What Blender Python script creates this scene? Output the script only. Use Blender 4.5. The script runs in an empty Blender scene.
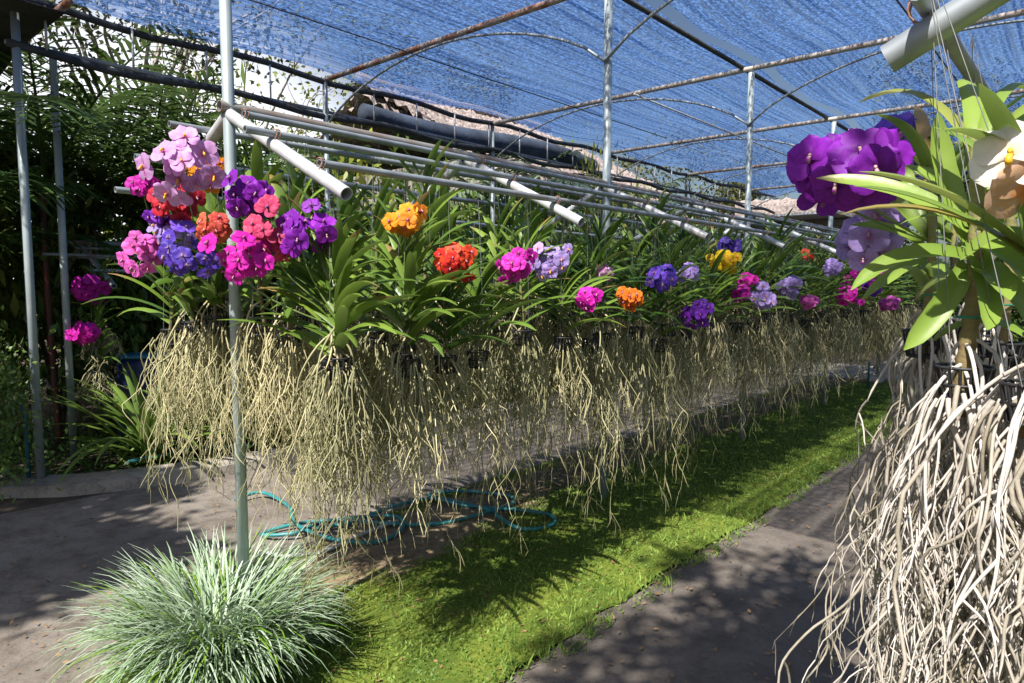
import bpy, math, random
import numpy as np
from mathutils import Vector, Matrix
R0 = random.Random(7)
NR = np.random.default_rng(7)
COL = bpy.context.scene.collection
SC = bpy.context.scene
rad = math.radians

# ------------------------------------------------------------------ camera
F_PX, CAM_H = 686.0, 1.6
TH = math.atan(56 / F_PX)
PSI = math.atan(598 * math.cos(TH) / F_PX)
hd = np.array([-math.sin(PSI), math.cos(PSI), 0.]); RV = np.array([math.cos(PSI), math.sin(PSI), 0.]); ZV = np.array([0, 0, 1.])
FV = hd * math.cos(TH) - ZV * math.sin(TH); UV = hd * math.sin(TH) + ZV * math.cos(TH)
CAMP = np.array([0, 0, CAM_H])
cam = bpy.data.objects.new('camera', bpy.data.cameras.new('camera')); COL.objects.link(cam)
cam.location = CAMP; cam.rotation_euler = (math.pi / 2 - TH, 0, PSI)
cam.data.sensor_width = 36; cam.data.lens = F_PX / 1024 * 36; cam.data.clip_start = .05; cam.data.clip_end = 600
SC.camera = cam

def at(px, py, ax, val):
    """world point on the plane x/y/z = val seen along a sight line"""
    d = FV + RV * (px - 512) / F_PX - UV * (py - 341.5) / F_PX
    i = 'xyz'.index(ax)
    return CAMP + d * ((val - CAMP[i]) / d[i])

# ------------------------------------------------------------------ mesh builder
class MB:
    def __init__(s): s.v = []; s.q = []; s.t = []; s.a = []; s.n = 0
    def add(s, v, q=None, t=None, a=0.5):
        v = np.asarray(v, float).reshape(-1, 3)
        if q is not None and len(q): s.q.append(np.asarray(q, int).reshape(-1, 4) + s.n)
        if t is not None and len(t): s.t.append(np.asarray(t, int).reshape(-1, 3) + s.n)
        s.v.append(v); s.n += len(v)
        s.a.append(np.full(len(v), float(a)) if np.isscalar(a) else np.asarray(a, float))
        return s
    def tube(s, pts, r, sides=6, a=0.5, cap=False, closed=False):
        p = np.asarray(pts, float); n = len(p)
        r = np.full(n, float(r)) if np.isscalar(r) else np.asarray(r, float)
        tg = np.gradient(p, axis=0)
        if closed: tg = np.roll(p, -1, 0) - np.roll(p, 1, 0)
        tg /= np.linalg.norm(tg, axis=1)[:, None] + 1e-12
        mean = np.abs(tg).mean(0); ref = np.zeros(3); ref[int(np.argmin(mean))] = 1
        u = np.cross(tg, ref); u /= np.linalg.norm(u, axis=1)[:, None] + 1e-12
        w = np.cross(tg, u)
        an = np.arange(sides) * 2 * math.pi / sides
        ring = p[:, None, :] + r[:, None, None] * (np.cos(an)[None, :, None] * u[:, None, :] + np.sin(an)[None, :, None] * w[:, None, :])
        m = n if closed else n - 1
        i = np.arange(m)[:, None]; j = np.arange(sides)[None, :]
        i2 = (i + 1) % n; j2 = (j + 1) % sides
        q = np.stack([i * sides + j, i * sides + j2, i2 * sides + j2, i2 * sides + j], -1).reshape(-1, 4)
        t = []
        v = ring.reshape(-1, 3)
        if cap:
            v = np.vstack([v, p[0], p[-1]]); c0 = n * sides; c1 = c0 + 1
            for k in range(sides):
                t.append((c0, (k + 1) % sides, k)); t.append((c1, (n - 1) * sides + k, (n - 1) * sides + (k + 1) % sides))
        if not np.isscalar(a): a = np.concatenate([np.repeat(a, sides), [a[0], a[-1]] if cap else []])
        return s.add(v, q, t, a)
    def pipe(s, p0, p1, r, sides=16, wall=.0035, a=.5):
        """hollow open-ended pipe"""
        p0 = np.asarray(p0, float); p1 = np.asarray(p1, float); n = 9
        pts = p0 + (p1 - p0) * np.linspace(0, 1, n)[:, None]
        s.tube(pts, r, sides, a); s.tube(pts[::-1], r - wall, sides, a)
        for k, P in enumerate((p0, p1)):
            d = (p1 - p0) / np.linalg.norm(p1 - p0) * (1 if k else -1)
            ref = np.zeros(3); ref[int(np.argmin(np.abs(d)))] = 1
            u = np.cross(d, ref); u /= np.linalg.norm(u); w = np.cross(d, u)
            an = np.arange(sides) * 2 * math.pi / sides
            c = np.cos(an)[:, None] * u + np.sin(an)[:, None] * w
            j = np.arange(sides); j2 = (j + 1) % sides
            s.add(np.vstack([P + c * r, P + c * (r - wall)]), np.stack([j, j2, j2 + sides, j + sides], -1), a=a)
        return s
    def strip(s, pts, wid, side, fold=0., up=None, a=0.5):
        """leaf blade: centre line, half widths, side vectors; optional V fold (3 verts across)"""
        p = np.asarray(pts, float); n = len(p); wid = np.asarray(wid, float)[:, None]; side = np.asarray(side, float)
        if side.ndim == 1: side = np.repeat(side[None], n, 0)
        if up is None:
            tg = np.gradient(p, axis=0); up = np.cross(side, tg); up /= np.linalg.norm(up, axis=1)[:, None] + 1e-9
        L = p - side * wid; Rr = p + side * wid; Mm = p - up * wid * fold
        v = np.stack([L, Mm, Rr], 1).reshape(-1, 3)
        i = np.arange(n - 1) * 3
        q = np.concatenate([np.stack([i, i + 1, i + 4, i + 3], -1), np.stack([i + 1, i + 2, i + 5, i + 4], -1)])
        if not np.isscalar(a): a = np.repeat(a, 3)
        return s.add(v, q, None, a)
    def box(s, c, d, rz=0, a=.5, taper=1.):
        x, y, z = [k / 2 for k in d]; v = []
        for zz, tp in ((-z, 1), (z, taper)):
            for xx, yy in ((-x, -y), (x, -y), (x, y), (-x, y)):
                X, Y = xx * tp, yy * tp
                v.append((c[0] + X * math.cos(rz) - Y * math.sin(rz), c[1] + X * math.sin(rz) + Y * math.cos(rz), c[2] + zz))
        return s.add(v, [(3, 2, 1, 0), (4, 5, 6, 7), (0, 1, 5, 4), (1, 2, 6, 5), (2, 3, 7, 6), (3, 0, 4, 7)], a=a)
    def leaves(s, cen, dirs, nrm, ln, wd, a):
        """many diamond leaflets at once"""
        cen = np.asarray(cen); n = len(cen)
        dirs = dirs / (np.linalg.norm(dirs, axis=1)[:, None] + 1e-9)
        sd = np.cross(dirs, nrm); sd /= np.linalg.norm(sd, axis=1)[:, None] + 1e-9
        up = np.cross(sd, dirs)
        ln = np.broadcast_to(ln, (n,))[:, None]; wd = np.broadcast_to(wd, (n,))[:, None]
        v = np.stack([cen, cen + dirs * ln * .45 - sd * wd - up * ln * .06, cen + dirs * ln, cen + dirs * ln * .45 + sd * wd - up * ln * .06], 1).reshape(-1, 3)
        i = np.arange(n) * 4
        return s.add(v, np.stack([i, i + 1, i + 2, i + 3], -1), None, np.repeat(a, 4))
    def mesh(s, name, mat, smooth=True):
        v = np.concatenate(s.v); me = bpy.data.meshes.new(name)
        q = np.concatenate(s.q) if s.q else np.zeros((0, 4), int)
        t = np.concatenate(s.t) if s.t else np.zeros((0, 3), int)
        me.vertices.add(len(v)); me.vertices.foreach_set('co', v.astype(np.float32).ravel())
        nl = len(q) * 4 + len(t) * 3
        me.loops.add(nl); me.polygons.add(len(q) + len(t))
        me.loops.foreach_set('vertex_index', np.concatenate([q.ravel(), t.ravel()]).astype(np.int32))
        st = np.concatenate([np.arange(len(q)) * 4, len(q) * 4 + np.arange(len(t)) * 3]).astype(np.int32)
        me.polygons.foreach_set('loop_start', st)
        me.polygons.foreach_set('use_smooth', np.full(len(st), smooth))
        me.update(calc_edges=True); me.validate()
        at_ = me.attributes.new('v', 'FLOAT', 'POINT'); at_.data.foreach_set('value', np.concatenate(s.a).astype(np.float32))
        me.materials.append(mat)
        return me
    def build(s, name, mat, parent=None, smooth=True, loc=None):
        return put(name, s.mesh(name, mat, smooth), parent, loc)

def put(name, me, parent=None, loc=None):
    o = bpy.data.objects.new(name, me); COL.objects.link(o)
    if parent is not None: o.parent = parent
    if loc is not None: o.location = loc
    return o
def tag(o, label, cat, group=None):
    o['label'] = label; o['category'] = cat
    if group: o['group'] = group
    return o
def empty(name, loc, label=None, cat=None, group=None, rz=0):
    o = bpy.data.objects.new(name, None); COL.objects.link(o); o.location = loc; o.rotation_euler[2] = rz
    o.empty_display_size = .05
    if label: tag(o, label, cat, group)
    return o
def struct(o, kind='structure'): o['kind'] = kind; return o

# ------------------------------------------------------------------ materials
def new_mat(name):
    m = bpy.data.materials.new(name); m.use_nodes = True; nt = m.node_tree; nt.nodes.clear()
    out = nt.nodes.new('ShaderNodeOutputMaterial'); return m, nt, out
def N(nt, typ, **kw):
    n = nt.nodes.new(typ)
    for k, v in kw.items():
        if k in n.inputs: n.inputs[k].default_value = v
        else: setattr(n, k, v)
    return n
def c4(c): return (c[0], c[1], c[2], 1)
def mixc(nt, fac, a, b):
    n = nt.nodes.new('ShaderNodeMix'); n.data_type = 'RGBA'
    for sock, val in ((n.inputs[0], fac), (n.inputs[6], a), (n.inputs[7], b)):
        if isinstance(val, bpy.types.NodeSocket): nt.links.new(val, sock)
        elif isinstance(val, (int, float)): sock.default_value = val
        else: sock.default_value = c4(val)
    return n.outputs[2]
def math_(nt, op, a, b=None, c=None, clamp=False):
    n = nt.nodes.new('ShaderNodeMath'); n.operation = op; n.use_clamp = clamp
    for i, val in enumerate((a, b, c)):
        if val is None: continue
        if isinstance(val, bpy.types.NodeSocket): nt.links.new(val, n.inputs[i])
        else: n.inputs[i].default_value = val
    return n.outputs[0]
def ramp(nt, x, lo, hi):
    n = nt.nodes.new('ShaderNodeMapRange'); nt.links.new(x, n.inputs[0]); n.inputs[1].default_value = lo; n.inputs[2].default_value = hi
    return n.outputs[0]
def noise(nt, scale, detail=5, co=None, dist=0, stretch=None, rough=.55):
    n = N(nt, 'ShaderNodeTexNoise', Scale=scale, Detail=detail, Distortion=dist, Roughness=rough)
    if co is None:
        co = nt.nodes.new('ShaderNodeTexCoord').outputs['Object']
    if stretch:
        mp = nt.nodes.new('ShaderNodeMapping'); mp.inputs['Scale'].default_value = stretch; nt.links.new(co, mp.inputs[0]); co = mp.outputs[0]
    nt.links.new(co, n.inputs['Vector']); return n.outputs['Fac']
def surf(name, c1, c2, scale=12, lo=.35, hi=.65, rough=.7, metal=0, bump=0, bscale=None, trans=0, attr=0, objr=0, c3=None, spec=.5, stretch=None, tcol=None, tip=None):
    m, nt, out = new_mat(name)
    fac = ramp(nt, noise(nt, scale, 6, stretch=stretch), lo, hi)
    if attr:
        at_ = N(nt, 'ShaderNodeAttribute', attribute_name='v')
        fac = math_(nt, 'ADD', math_(nt, 'MULTIPLY', fac, 1 - attr), math_(nt, 'MULTIPLY', at_.outputs['Fac'], attr), clamp=True)
    col = mixc(nt, fac, c1, c2)
    if tip: col = mixc(nt, ramp(nt, at_.outputs['Fac'], .92, .99), col, tip)
    if objr:
        oi = nt.nodes.new('ShaderNodeObjectInfo')
        hs = nt.nodes.new('ShaderNodeHueSaturation'); nt.links.new(col, hs.inputs['Color'])
        nt.links.new(math_(nt, 'MULTIPLY_ADD', oi.outputs['Random'], objr, 1 - objr / 2), hs.inputs['Value'])
        nt.links.new(math_(nt, 'MULTIPLY_ADD', oi.outputs['Random'], -.05 * objr, .5 + .025 * objr), hs.inputs['Hue'])
        col = hs.outputs[0]
    if c3 is not None:
        col = mixc(nt, ramp(nt, noise(nt, scale * .23, 4), .55, .72), col, c3)
    b = N(nt, 'ShaderNodeBsdfPrincipled', Roughness=rough, Metallic=metal)
    b.inputs['Specular IOR Level'].default_value = spec
    nt.links.new(col, b.inputs['Base Color'])
    if bump:
        bn = nt.nodes.new('ShaderNodeBump'); bn.inputs['Strength'].default_value = min(1, bump); bn.inputs['Distance'].default_value = .02 * bump
        nt.links.new(noise(nt, bscale or scale * 3, 8), bn.inputs['Height']); nt.links.new(bn.outputs[0], b.inputs['Normal'])
    sh = b.outputs[0]
    if trans:
        t = nt.nodes.new('ShaderNodeBsdfTranslucent')
        if tcol: t.inputs[0].default_value = c4(tcol)
        else:
            g = nt.nodes.new('ShaderNodeGamma'); g.inputs[1].default_value = .8; nt.links.new(col, g.inputs[0]); nt.links.new(g.outputs[0], t.inputs[0])
        mx = nt.nodes.new('ShaderNodeMixShader'); mx.inputs[0].default_value = trans
        nt.links.new(sh, mx.inputs[1]); nt.links.new(t.outputs[0], mx.inputs[2]); sh = mx.outputs[0]
    nt.links.new(sh, out.inputs[0])
    return m

M_GALV = surf('galvanised_pipe', (.22, .25, .28), (.34, .37, .40), 9, rough=.5, metal=.35, bump=.1, c3=(.2, .17, .14))
M_POLE = surf('grey_steel', (.30, .36, .38), (.38, .44, .46), 6, rough=.5, metal=.25)
M_RUSTY = surf('rusty_pipe', (.26, .10, .05), (.40, .34, .30), 9, .42, .6, rough=.75, metal=.1, bump=.2)
M_BEAM = surf('weathered_beam', (.42, .38, .34), (.30, .16, .09), 5, .5, .72, rough=.7, metal=.15)
M_RIDGE = surf('ridge_pipe', (.26, .26, .25), (.19, .12, .08), 4, .42, .68, rough=.6, metal=.2, bump=.2)
M_LEG = surf('white_steel', (.52, .54, .57), (.40, .41, .43), 14, rough=.4, metal=.1, c3=(.36, .32, .28))
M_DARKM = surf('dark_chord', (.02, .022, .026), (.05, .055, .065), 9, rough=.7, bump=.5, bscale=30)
M_WIRE = surf('wire', (.16, .17, .18), (.26, .26, .27), 20, rough=.5, metal=.3)
M_LEAF = surf('orchid_leaf', (.035, .095, .014), (.18, .28, .04), 5, .2, .8, rough=.38, trans=.22, attr=.65, objr=.6, spec=.5, tip=(.26, .17, .06), bump=.15, bscale=60)
M_HLEAF = surf('orchid_leaf_bright', (.13, .22, .03), (.27, .38, .07), 7, .2, .8, rough=.36, trans=.25, attr=.6, tip=(.32, .22, .07), bump=.15, bscale=60)
M_STEM = surf('orchid_stem', (.16, .10, .06), (.13, .17, .05), 14, rough=.7, attr=.6, bump=.3)
M_CANE = surf('orchid_cane', (.17, .085, .05), (.25, .28, .09), 30, rough=.7, bump=.4, stretch=(.2, .2, 1.5), attr=.6)
M_ROOT = surf('aerial_root', (.11, .105, .035), (.54, .50, .29), 4, .3, .7, rough=.75, attr=.8, objr=.6)
M_HROOT = surf('aerial_root_pale', (.18, .15, .09), (.64, .59, .56), 9, .3, .7, rough=.7, attr=.72, bump=.3, bscale=90)
M_POT = surf('black_plastic', (.012, .012, .014), (.03, .03, .034), 20, rough=.5)
M_SPIKE = surf('flower_stalk', (.12, .2, .05), (.2, .26, .08), 20, rough=.5)
M_BARK = surf('bark', (.09, .065, .045), (.22, .18, .14), 9, rough=.9, bump=.7, bscale=30)
M_PALE = surf('pale_bark', (.30, .26, .24), (.46, .42, .38), 7, rough=.9, bump=.4)
M_RED = surf('red_cane', (.11, .02, .014), (.06, .03, .02), 6, rough=.5)
M_PALM = surf('palm_leaf', (.022, .055, .013), (.075, .14, .03), 3, rough=.42, trans=.22, attr=.6, objr=.5)
M_PALMG = surf('palm_leaf_grey', (.09, .14, .09), (.20, .27, .17), 3, rough=.42, trans=.15, attr=.6, objr=.3)
M_BUSH = surf('bush_leaf', (.035, .085, .015), (.13, .22, .035), 2.2, rough=.45, trans=.2, attr=.6, objr=.7)
M_BUSHY = surf('yellow_leaf', (.10, .15, .02), (.30, .33, .04), 2.2, rough=.5, trans=.3, attr=.6, objr=.4)
M_TREE = surf('tree_leaf', (.03, .045, .014), (.11, .12, .028), 1.4, rough=.6, trans=.25, attr=.6, objr=.5)

def petal_mat(name, c, centre, vein, vs=.5, blotch=0, trans=.28):
    m, nt, out = new_mat(name)
    at_ = N(nt, 'ShaderNodeAttribute', attribute_name='v')
    nz = noise(nt, 150, 3)
    n2 = noise(nt, 40, 2)
    col = mixc(nt, math_(nt, 'MULTIPLY', ramp(nt, nz, .45, .62), vs), c, vein)
    if blotch: col = mixc(nt, math_(nt, 'MULTIPLY', ramp(nt, n2, .5, .6), blotch), col, vein)
    col = mixc(nt, ramp(nt, at_.outputs['Fac'], .42, .05), col, centre)
    oi = nt.nodes.new('ShaderNodeObjectInfo')
    hs = nt.nodes.new('ShaderNodeHueSaturation'); nt.links.new(col, hs.inputs['Color'])
    nt.links.new(math_(nt, 'MULTIPLY_ADD', oi.outputs['Random'], .5, .75), hs.inputs['Value'])
    nt.links.new(math_(nt, 'MULTIPLY_ADD', oi.outputs['Random'], .016, .492), hs.inputs['Hue'])
    b = N(nt, 'ShaderNodeBsdfPrincipled', Roughness=.55); nt.links.new(hs.outputs[0], b.inputs['Base Color'])
    b.inputs['Specular IOR Level'].default_value = .25
    t = nt.nodes.new('ShaderNodeBsdfTranslucent'); nt.links.new(hs.outputs[0], t.inputs[0])
    mx = nt.nodes.new('ShaderNodeMixShader'); mx.inputs[0].default_value = trans
    nt.links.new(b.outputs[0], mx.inputs[1]); nt.links.new(t.outputs[0], mx.inputs[2]); nt.links.new(mx.outputs[0], out.inputs[0])
    return m
PET = dict(
    magenta=petal_mat('petal_magenta', (.62, .02, .42), (.30, .0, .16), (.45, .01, .32)),
    palepink=petal_mat('petal_pale_pink', (.66, .36, .68), (.62, .20, .45), (.50, .20, .60), .5),
    crimson=petal_mat('petal_crimson', (.55, .03, .06), (.25, .01, .03), (.35, .01, .03), .6),
    violet=petal_mat('petal_violet', (.17, .025, .42), (.06, .0, .16), (.10, .01, .30)),
    orange=petal_mat('petal_golden', (.80, .30, .02), (.55, .10, .01), (.72, .18, .01), .5),
    coral=petal_mat('petal_coral', (.72, .16, .09), (.45, .03, .03), (.55, .05, .04), .6, .5),
    purple=petal_mat('petal_purple', (.26, .02, .44), (.10, .0, .16), (.15, .01, .33)),
    rose=petal_mat('petal_rose', (.62, .07, .17), (.35, .01, .08), (.42, .02, .11), .6, .5),
    pink=petal_mat('petal_pink', (.70, .14, .52), (.50, .03, .24), (.55, .05, .42)),
    blue=petal_mat('petal_blue_violet', (.12, .06, .50), (.3, .2, .5), (.06, .02, .33)),
    lavender=petal_mat('petal_lavender', (.46, .34, .72), (.42, .2, .55), (.30, .20, .64), .6),
    red=petal_mat('petal_red', (.75, .06, .03), (.4, .02, .01), (.6, .02, .02), .5),
    tangerine=petal_mat('petal_tangerine', (.75, .18, .02), (.4, .05, .01), (.5, .08, .01), .5),
    yellow=petal_mat('petal_yellow', (.80, .55, .02), (.55, .2, .01), (.7, .4, .02), .4),
    spotted=petal_mat('petal_spotted', (.62, .45, .60), (.35, .05, .3), (.35, .05, .28), .6, .8),
    white=petal_mat('petal_white', (.80, .77, .76), (.80, .68, .50), (.72, .66, .67), .3),
    amber=petal_mat('petal_amber', (.66, .45, .32), (.80, .28, .01), (.74, .38, .08), .5))
M_LIPY = surf('lip_yellow', (.85, .45, .02), (.75, .3, .01), 60, rough=.5)
M_LIPD = surf('lip_dark', (.25, .02, .25), (.6, .5, .3), 90, rough=.5)

# ------------------------------------------------------------------ light and sky
SUN_AZ, SUN_EL = rad(168), rad(52)    # clockwise from +Y
sd = Vector((math.sin(SUN_AZ) * math.cos(SUN_EL), math.cos(SUN_AZ) * math.cos(SUN_EL), math.sin(SUN_EL)))
w = bpy.data.worlds.new('World'); SC.world = w; w.use_nodes = True
nt = w.node_tree; bg = nt.nodes['Background']
sky = nt.nodes.new('ShaderNodeTexSky'); sky.sky_type = 'NISHITA'; sky.sun_disc = False
sky.sun_elevation = SUN_EL; sky.sun_rotation = SUN_AZ; sky.dust_density = 2.5; sky.air_density = 1.0; sky.ozone_density = 2.0
# bright cloud bank low in the sky beyond the left side of the garden
tcw = nt.nodes.new('ShaderNodeTexCoord'); sx = nt.nodes.new('ShaderNodeSeparateXYZ'); nt.links.new(tcw.outputs['Generated'], sx.inputs[0])
dv = nt.nodes.new('ShaderNodeVectorMath'); dv.operation = 'DOT_PRODUCT'; nt.links.new(tcw.outputs['Generated'], dv.inputs[0]); dv.inputs[1].default_value = (-.93, .37, 0)
el = ramp(nt, math_(nt, 'ADD', sx.outputs[2], math_(nt, 'MULTIPLY', math_(nt, 'SUBTRACT', noise(nt, 5, 6, tcw.outputs['Generated']), .5), .16)), .37, .30)
cmask = math_(nt, 'MULTIPLY', el, ramp(nt, dv.outputs['Value'], .925, .968))
nt.links.new(mixc(nt, cmask, sky.outputs[0], (15, 15.4, 16.5)), bg.inputs[0]); bg.inputs[1].default_value = .05
sl = bpy.data.lights.new('sun', 'SUN'); sl.energy = 5.0; sl.angle = rad(.53); sl.color = (1, .95, .87)
so = bpy.data.objects.new('sun', sl); COL.objects.link(so); so.rotation_euler = sd.to_track_quat('Z', 'Y').to_euler()
SC.view_settings.view_transform = 'Standard'; SC.view_settings.look = 'None'; SC.view_settings.gamma = 1
SC.view_settings.exposure = .95
SC.cycles.use_denoising = True
SC.cycles.transparent_max_bounces = 24; SC.cycles.max_bounces = 7; SC.cycles.diffuse_bounces = 3
SC.cycles.transmission_bounces = 4; SC.cycles.sample_clamp_indirect = 6

# ------------------------------------------------------------------ ground
def sheet(name, outline, z, mat, sub=None):
    me = bpy.data.meshes.new(name)
    me.from_pydata([(x, y, z) for x, y in outline], [], [list(range(len(outline)))]); me.materials.append(mat)
    return struct(put(name, me))
def wob(x, y0, y1, n, amp, seed):
    r = random.Random(seed); return [(x + r.uniform(-amp, amp), y0 + (y1 - y0) * i / n) for i in range(n + 1)]
M_SOIL = surf('soil', (.035, .026, .018), (.085, .062, .042), 5, rough=.95, bump=.8, bscale=40)
def concrete(name, ca, cb, stain):
    m, nt, out = new_mat(name)
    a = noise(nt, 1.7, 8); b_ = noise(nt, 55, 6, rough=.75); s_ = noise(nt, 4.5, 10, rough=.7)
    col = mixc(nt, ramp(nt, a, .3, .7), ca, cb)
    col = mixc(nt, math_(nt, 'MULTIPLY', ramp(nt, s_, .46, .62), .8), col, stain)
    col = mixc(nt, math_(nt, 'MULTIPLY', ramp(nt, b_, .5, .72), .55), col, (stain[0] * .6, stain[1] * .6, stain[2] * .6))
    vo = N(nt, 'ShaderNodeTexVoronoi', Scale=1.1, feature='DISTANCE_TO_EDGE')
    tc = nt.nodes.new('ShaderNodeTexCoord'); wv = N(nt, 'ShaderNodeTexNoise', Scale=3., Detail=6)
    nt.links.new(tc.outputs['Object'], wv.inputs[0])
    vm = nt.nodes.new('ShaderNodeVectorMath'); vm.operation = 'MULTIPLY_ADD'; nt.links.new(wv.outputs['Color'], vm.inputs[0]); vm.inputs[1].default_value = (.5, .5, .5); nt.links.new(tc.outputs['Object'], vm.inputs[2])
    nt.links.new(vm.outputs[0], vo.inputs['Vector'])
    crack = ramp(nt, vo.outputs['Distance'], .006, .0)
    col = mixc(nt, math_(nt, 'MULTIPLY', crack, .45), col, (.03, .025, .02))
    p = N(nt, 'ShaderNodeBsdfPrincipled', Roughness=.88); nt.links.new(col, p.inputs['Base Color'])
    bn = nt.nodes.new('ShaderNodeBump'); bn.inputs['Strength'].default_value = .7; bn.inputs['Distance'].default_value = .008
    nt.links.new(math_(nt, 'ADD', b_, s_), bn.inputs['Height']); nt.links.new(bn.outputs[0], p.inputs['Normal'])
    nt.links.new(p.outputs[0], out.inputs[0]); return m
M_PATHL = concrete('path_concrete', (.155, .135, .115), (.24, .21, .18), (.10, .08, .065))
M_PATHR = concrete('old_concrete', (.115, .098, .084), (.18, .153, .13), (.085, .07, .058))
M_KERB = concrete('kerb_concrete', (.30, .27, .23), (.40, .36, .32), (.16, .14, .11))
sheet('ground', [(-150, -60), (150, -60), (150, 250), (-150, 250)], 0, M_SOIL)
lp = [(-5.75, -3)] + wob(-5.75, .2, 1.0, 1, .0, 1) + [(-5.72, 1.8), (-5.5, 2.7), (-5.4, 3.6)] + wob(-5.45, 5, 13, 8, .05, 2) + [(-5.4, 15), (-3.0, 15), (-3.0, -3)]
sheet('left_path', lp, .012, M_PATHL)
sheet('right_path', [(-.35, -3), (-.38, 3), (-.42, 15), (-2.0, 15)] + wob(-1.76, 13, .2, 26, .035, 3) + [(-1.5, -3)], .013, M_PATHR)
sheet('cross_path', [(-9, 12.6), (2, 12.2), (2, 14.6), (-9, 15)], .018, M_KERB)

def lawn_mat():
    m, nt, out = new_mat('lawn_moss')
    tc = nt.nodes.new('ShaderNodeTexCoord'); co = tc.outputs['Object']
    a = noise(nt, 3.0, 8, rough=.7); b_ = noise(nt, 45, 8, rough=.8)
    col = mixc(nt, ramp(nt, a, .35, .65), (.065, .115, .018), (.25, .29, .045))
    col = mixc(nt, ramp(nt, b_, .42, .62), col, (.07, .11, .012))
    # sandy worn patch round the hose and along the bed below the orchids
    sp = nt.nodes.new('ShaderNodeSeparateXYZ'); nt.links.new(co, sp.inputs[0])
    dx = math_(nt, 'DIVIDE', math_(nt, 'ADD', sp.outputs[0], 3.28), .42); dy = math_(nt, 'DIVIDE', math_(nt, 'SUBTRACT', sp.outputs[1], 2.45), 1.3)
    d = math_(nt, 'SQRT', math_(nt, 'ADD', math_(nt, 'MULTIPLY', dx, dx), math_(nt, 'MULTIPLY', dy, dy)))
    d = math_(nt, 'ADD', d, math_(nt, 'MULTIPLY', math_(nt, 'SUBTRACT', noise(nt, 5, 6), .5), 1.6))
    strip_ = math_(nt, 'ADD', math_(nt, 'ABSOLUTE', math_(nt, 'ADD', sp.outputs[0], 3.35)), math_(nt, 'MULTIPLY', math_(nt, 'SUBTRACT', noise(nt, 2.5, 6), .5), 1.1))
    dirt = mixc(nt, ramp(nt, noise(nt, 25, 8), .35, .65), (.20, .145, .085), (.34, .26, .165))
    col = mixc(nt, ramp(nt, strip_, .34, .2), col, mixc(nt, .5, dirt, (.06, .045, .03)))
    col = mixc(nt, ramp(nt, d, 1.05, .75), col, dirt)
    p = N(nt, 'ShaderNodeBsdfPrincipled', Roughness=.95); p.inputs['Specular IOR Level'].default_value = .2
    nt.links.new(col, p.inputs['Base Color'])
    bn = nt.nodes.new('ShaderNodeBump'); bn.inputs['Strength'].default_value = .7; bn.inputs['Distance'].default_value = .02
    nt.links.new(b_, bn.inputs['Height']); nt.links.new(bn.outputs[0], p.inputs['Normal']); nt.links.new(p.outputs[0], out.inputs[0]); return m
lw = wob(-1.76, 12.6, .2, 60, .035, 5)
sheet('lawn', [(-1.6, -1.5)] + lw[::-1] + [(-3.72, 12.6), (-3.74, 9), (-3.70, 6), (-3.76, 3.6), (-3.66, 2.6), (-3.45, 1.9), (-3.1, 1.2), (-2.9, .4), (-2.7, -1.5)], .022, lawn_mat())
sheet('right_lawn', [(-.34, -1), (-.34, 2.2), (-.40, 6), (-.42, 12), (3, 12), (3, -1)], .024, lawn_mat())

# short ground cover: tiny leaves standing in the lawn
M_GR = surf('lawn_blades', (.055, .15, .018), (.31, .42, .07), 4, .3, .7, rough=.6, trans=.3, attr=.6)
g = MB(); n = 80000
yy = .3 + 11.5 * NR.random(n) ** 1.9; xx = NR.uniform(-3.5, -1.68, n); xx = np.where(xx > -1.76, xx + .05 * np.sin(yy * 7) * np.sin(yy * 2.3) + NR.normal(size=n) * .015, xx)
d1 = ((xx + 3.28) / .42) ** 2 + ((yy - 2.45) / 1.3) ** 2
fld = np.sin(xx * 9 + 2 * np.sin(yy * 3)) * np.sin(yy * 7.3 + xx * 4) * .5 + .5
keep = (d1 > NR.uniform(.5, 1.3, n)) & (NR.random(n) < .25 + .75 * fld) & ~((xx < -3.62 + .5 * np.clip(2.4 - yy, 0, 3)) & (yy < 2.4)) & ~((xx < -3.1) & (yy > 3.3) & (NR.random(n) < .8))
xx = xx[keep]; yy = yy[keep]; n = len(xx)
xx2 = NR.uniform(-.38, .4, 5000); yy2 = NR.uniform(.3, 4.5, 5000)
xx = np.append(xx, xx2); yy = np.append(yy, yy2); n = len(xx)
sc_ = .7 + .25 * np.minimum(yy, 8) / 3
dr = NR.normal(size=(n, 3)); dr[:, 2] = np.abs(dr[:, 2]) * .8 + .25
patch = np.clip(.5 + .45 * np.sin(xx * 5.1 + 1.7 * np.sin(yy * 2.2)) * np.sin(yy * 3.9 - xx * 2) + .25 * np.sin(xx * 17 + yy * 11), 0, 1)
for k in range(1100):
    ty = .5 + 8 * NR.random() ** 1.5; tx = NR.uniform(-3.3, -1.74) if k % 3 else -1.74 + NR.normal() * .05; q5 = NR.integers(3, 8)
    if ((tx + 3.28) / .42) ** 2 + ((ty - 2.45) / 1.3) ** 2 < .8 or (ty < 2.3 and tx < -3.0): continue
    d5 = NR.normal(size=(q5, 3)) * .6; d5[:, 2] = 1
    g.leaves(np.tile([tx, ty, .02], (q5, 1)) + NR.normal(size=(q5, 3)) * [.008, .008, 0], d5, NR.normal(size=(q5, 3)), NR.uniform(.03, .085, q5), NR.uniform(.0015, .0035, q5), NR.random(q5))
g.leaves(np.stack([xx, yy, np.full(n, .02)], 1), dr, np.stack([NR.normal(size=n), NR.normal(size=n), np.full(n, .8)], 1), NR.uniform(.014, .034, n) * sc_, NR.uniform(.003, .007, n) * sc_, np.clip(.65 * patch + .35 * NR.random(n), 0, 1))
go = g.build('lawn_grass', M_GR); go['label'] = 'short bright green ground cover on the lawn'; struct(go, 'stuff')
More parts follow.
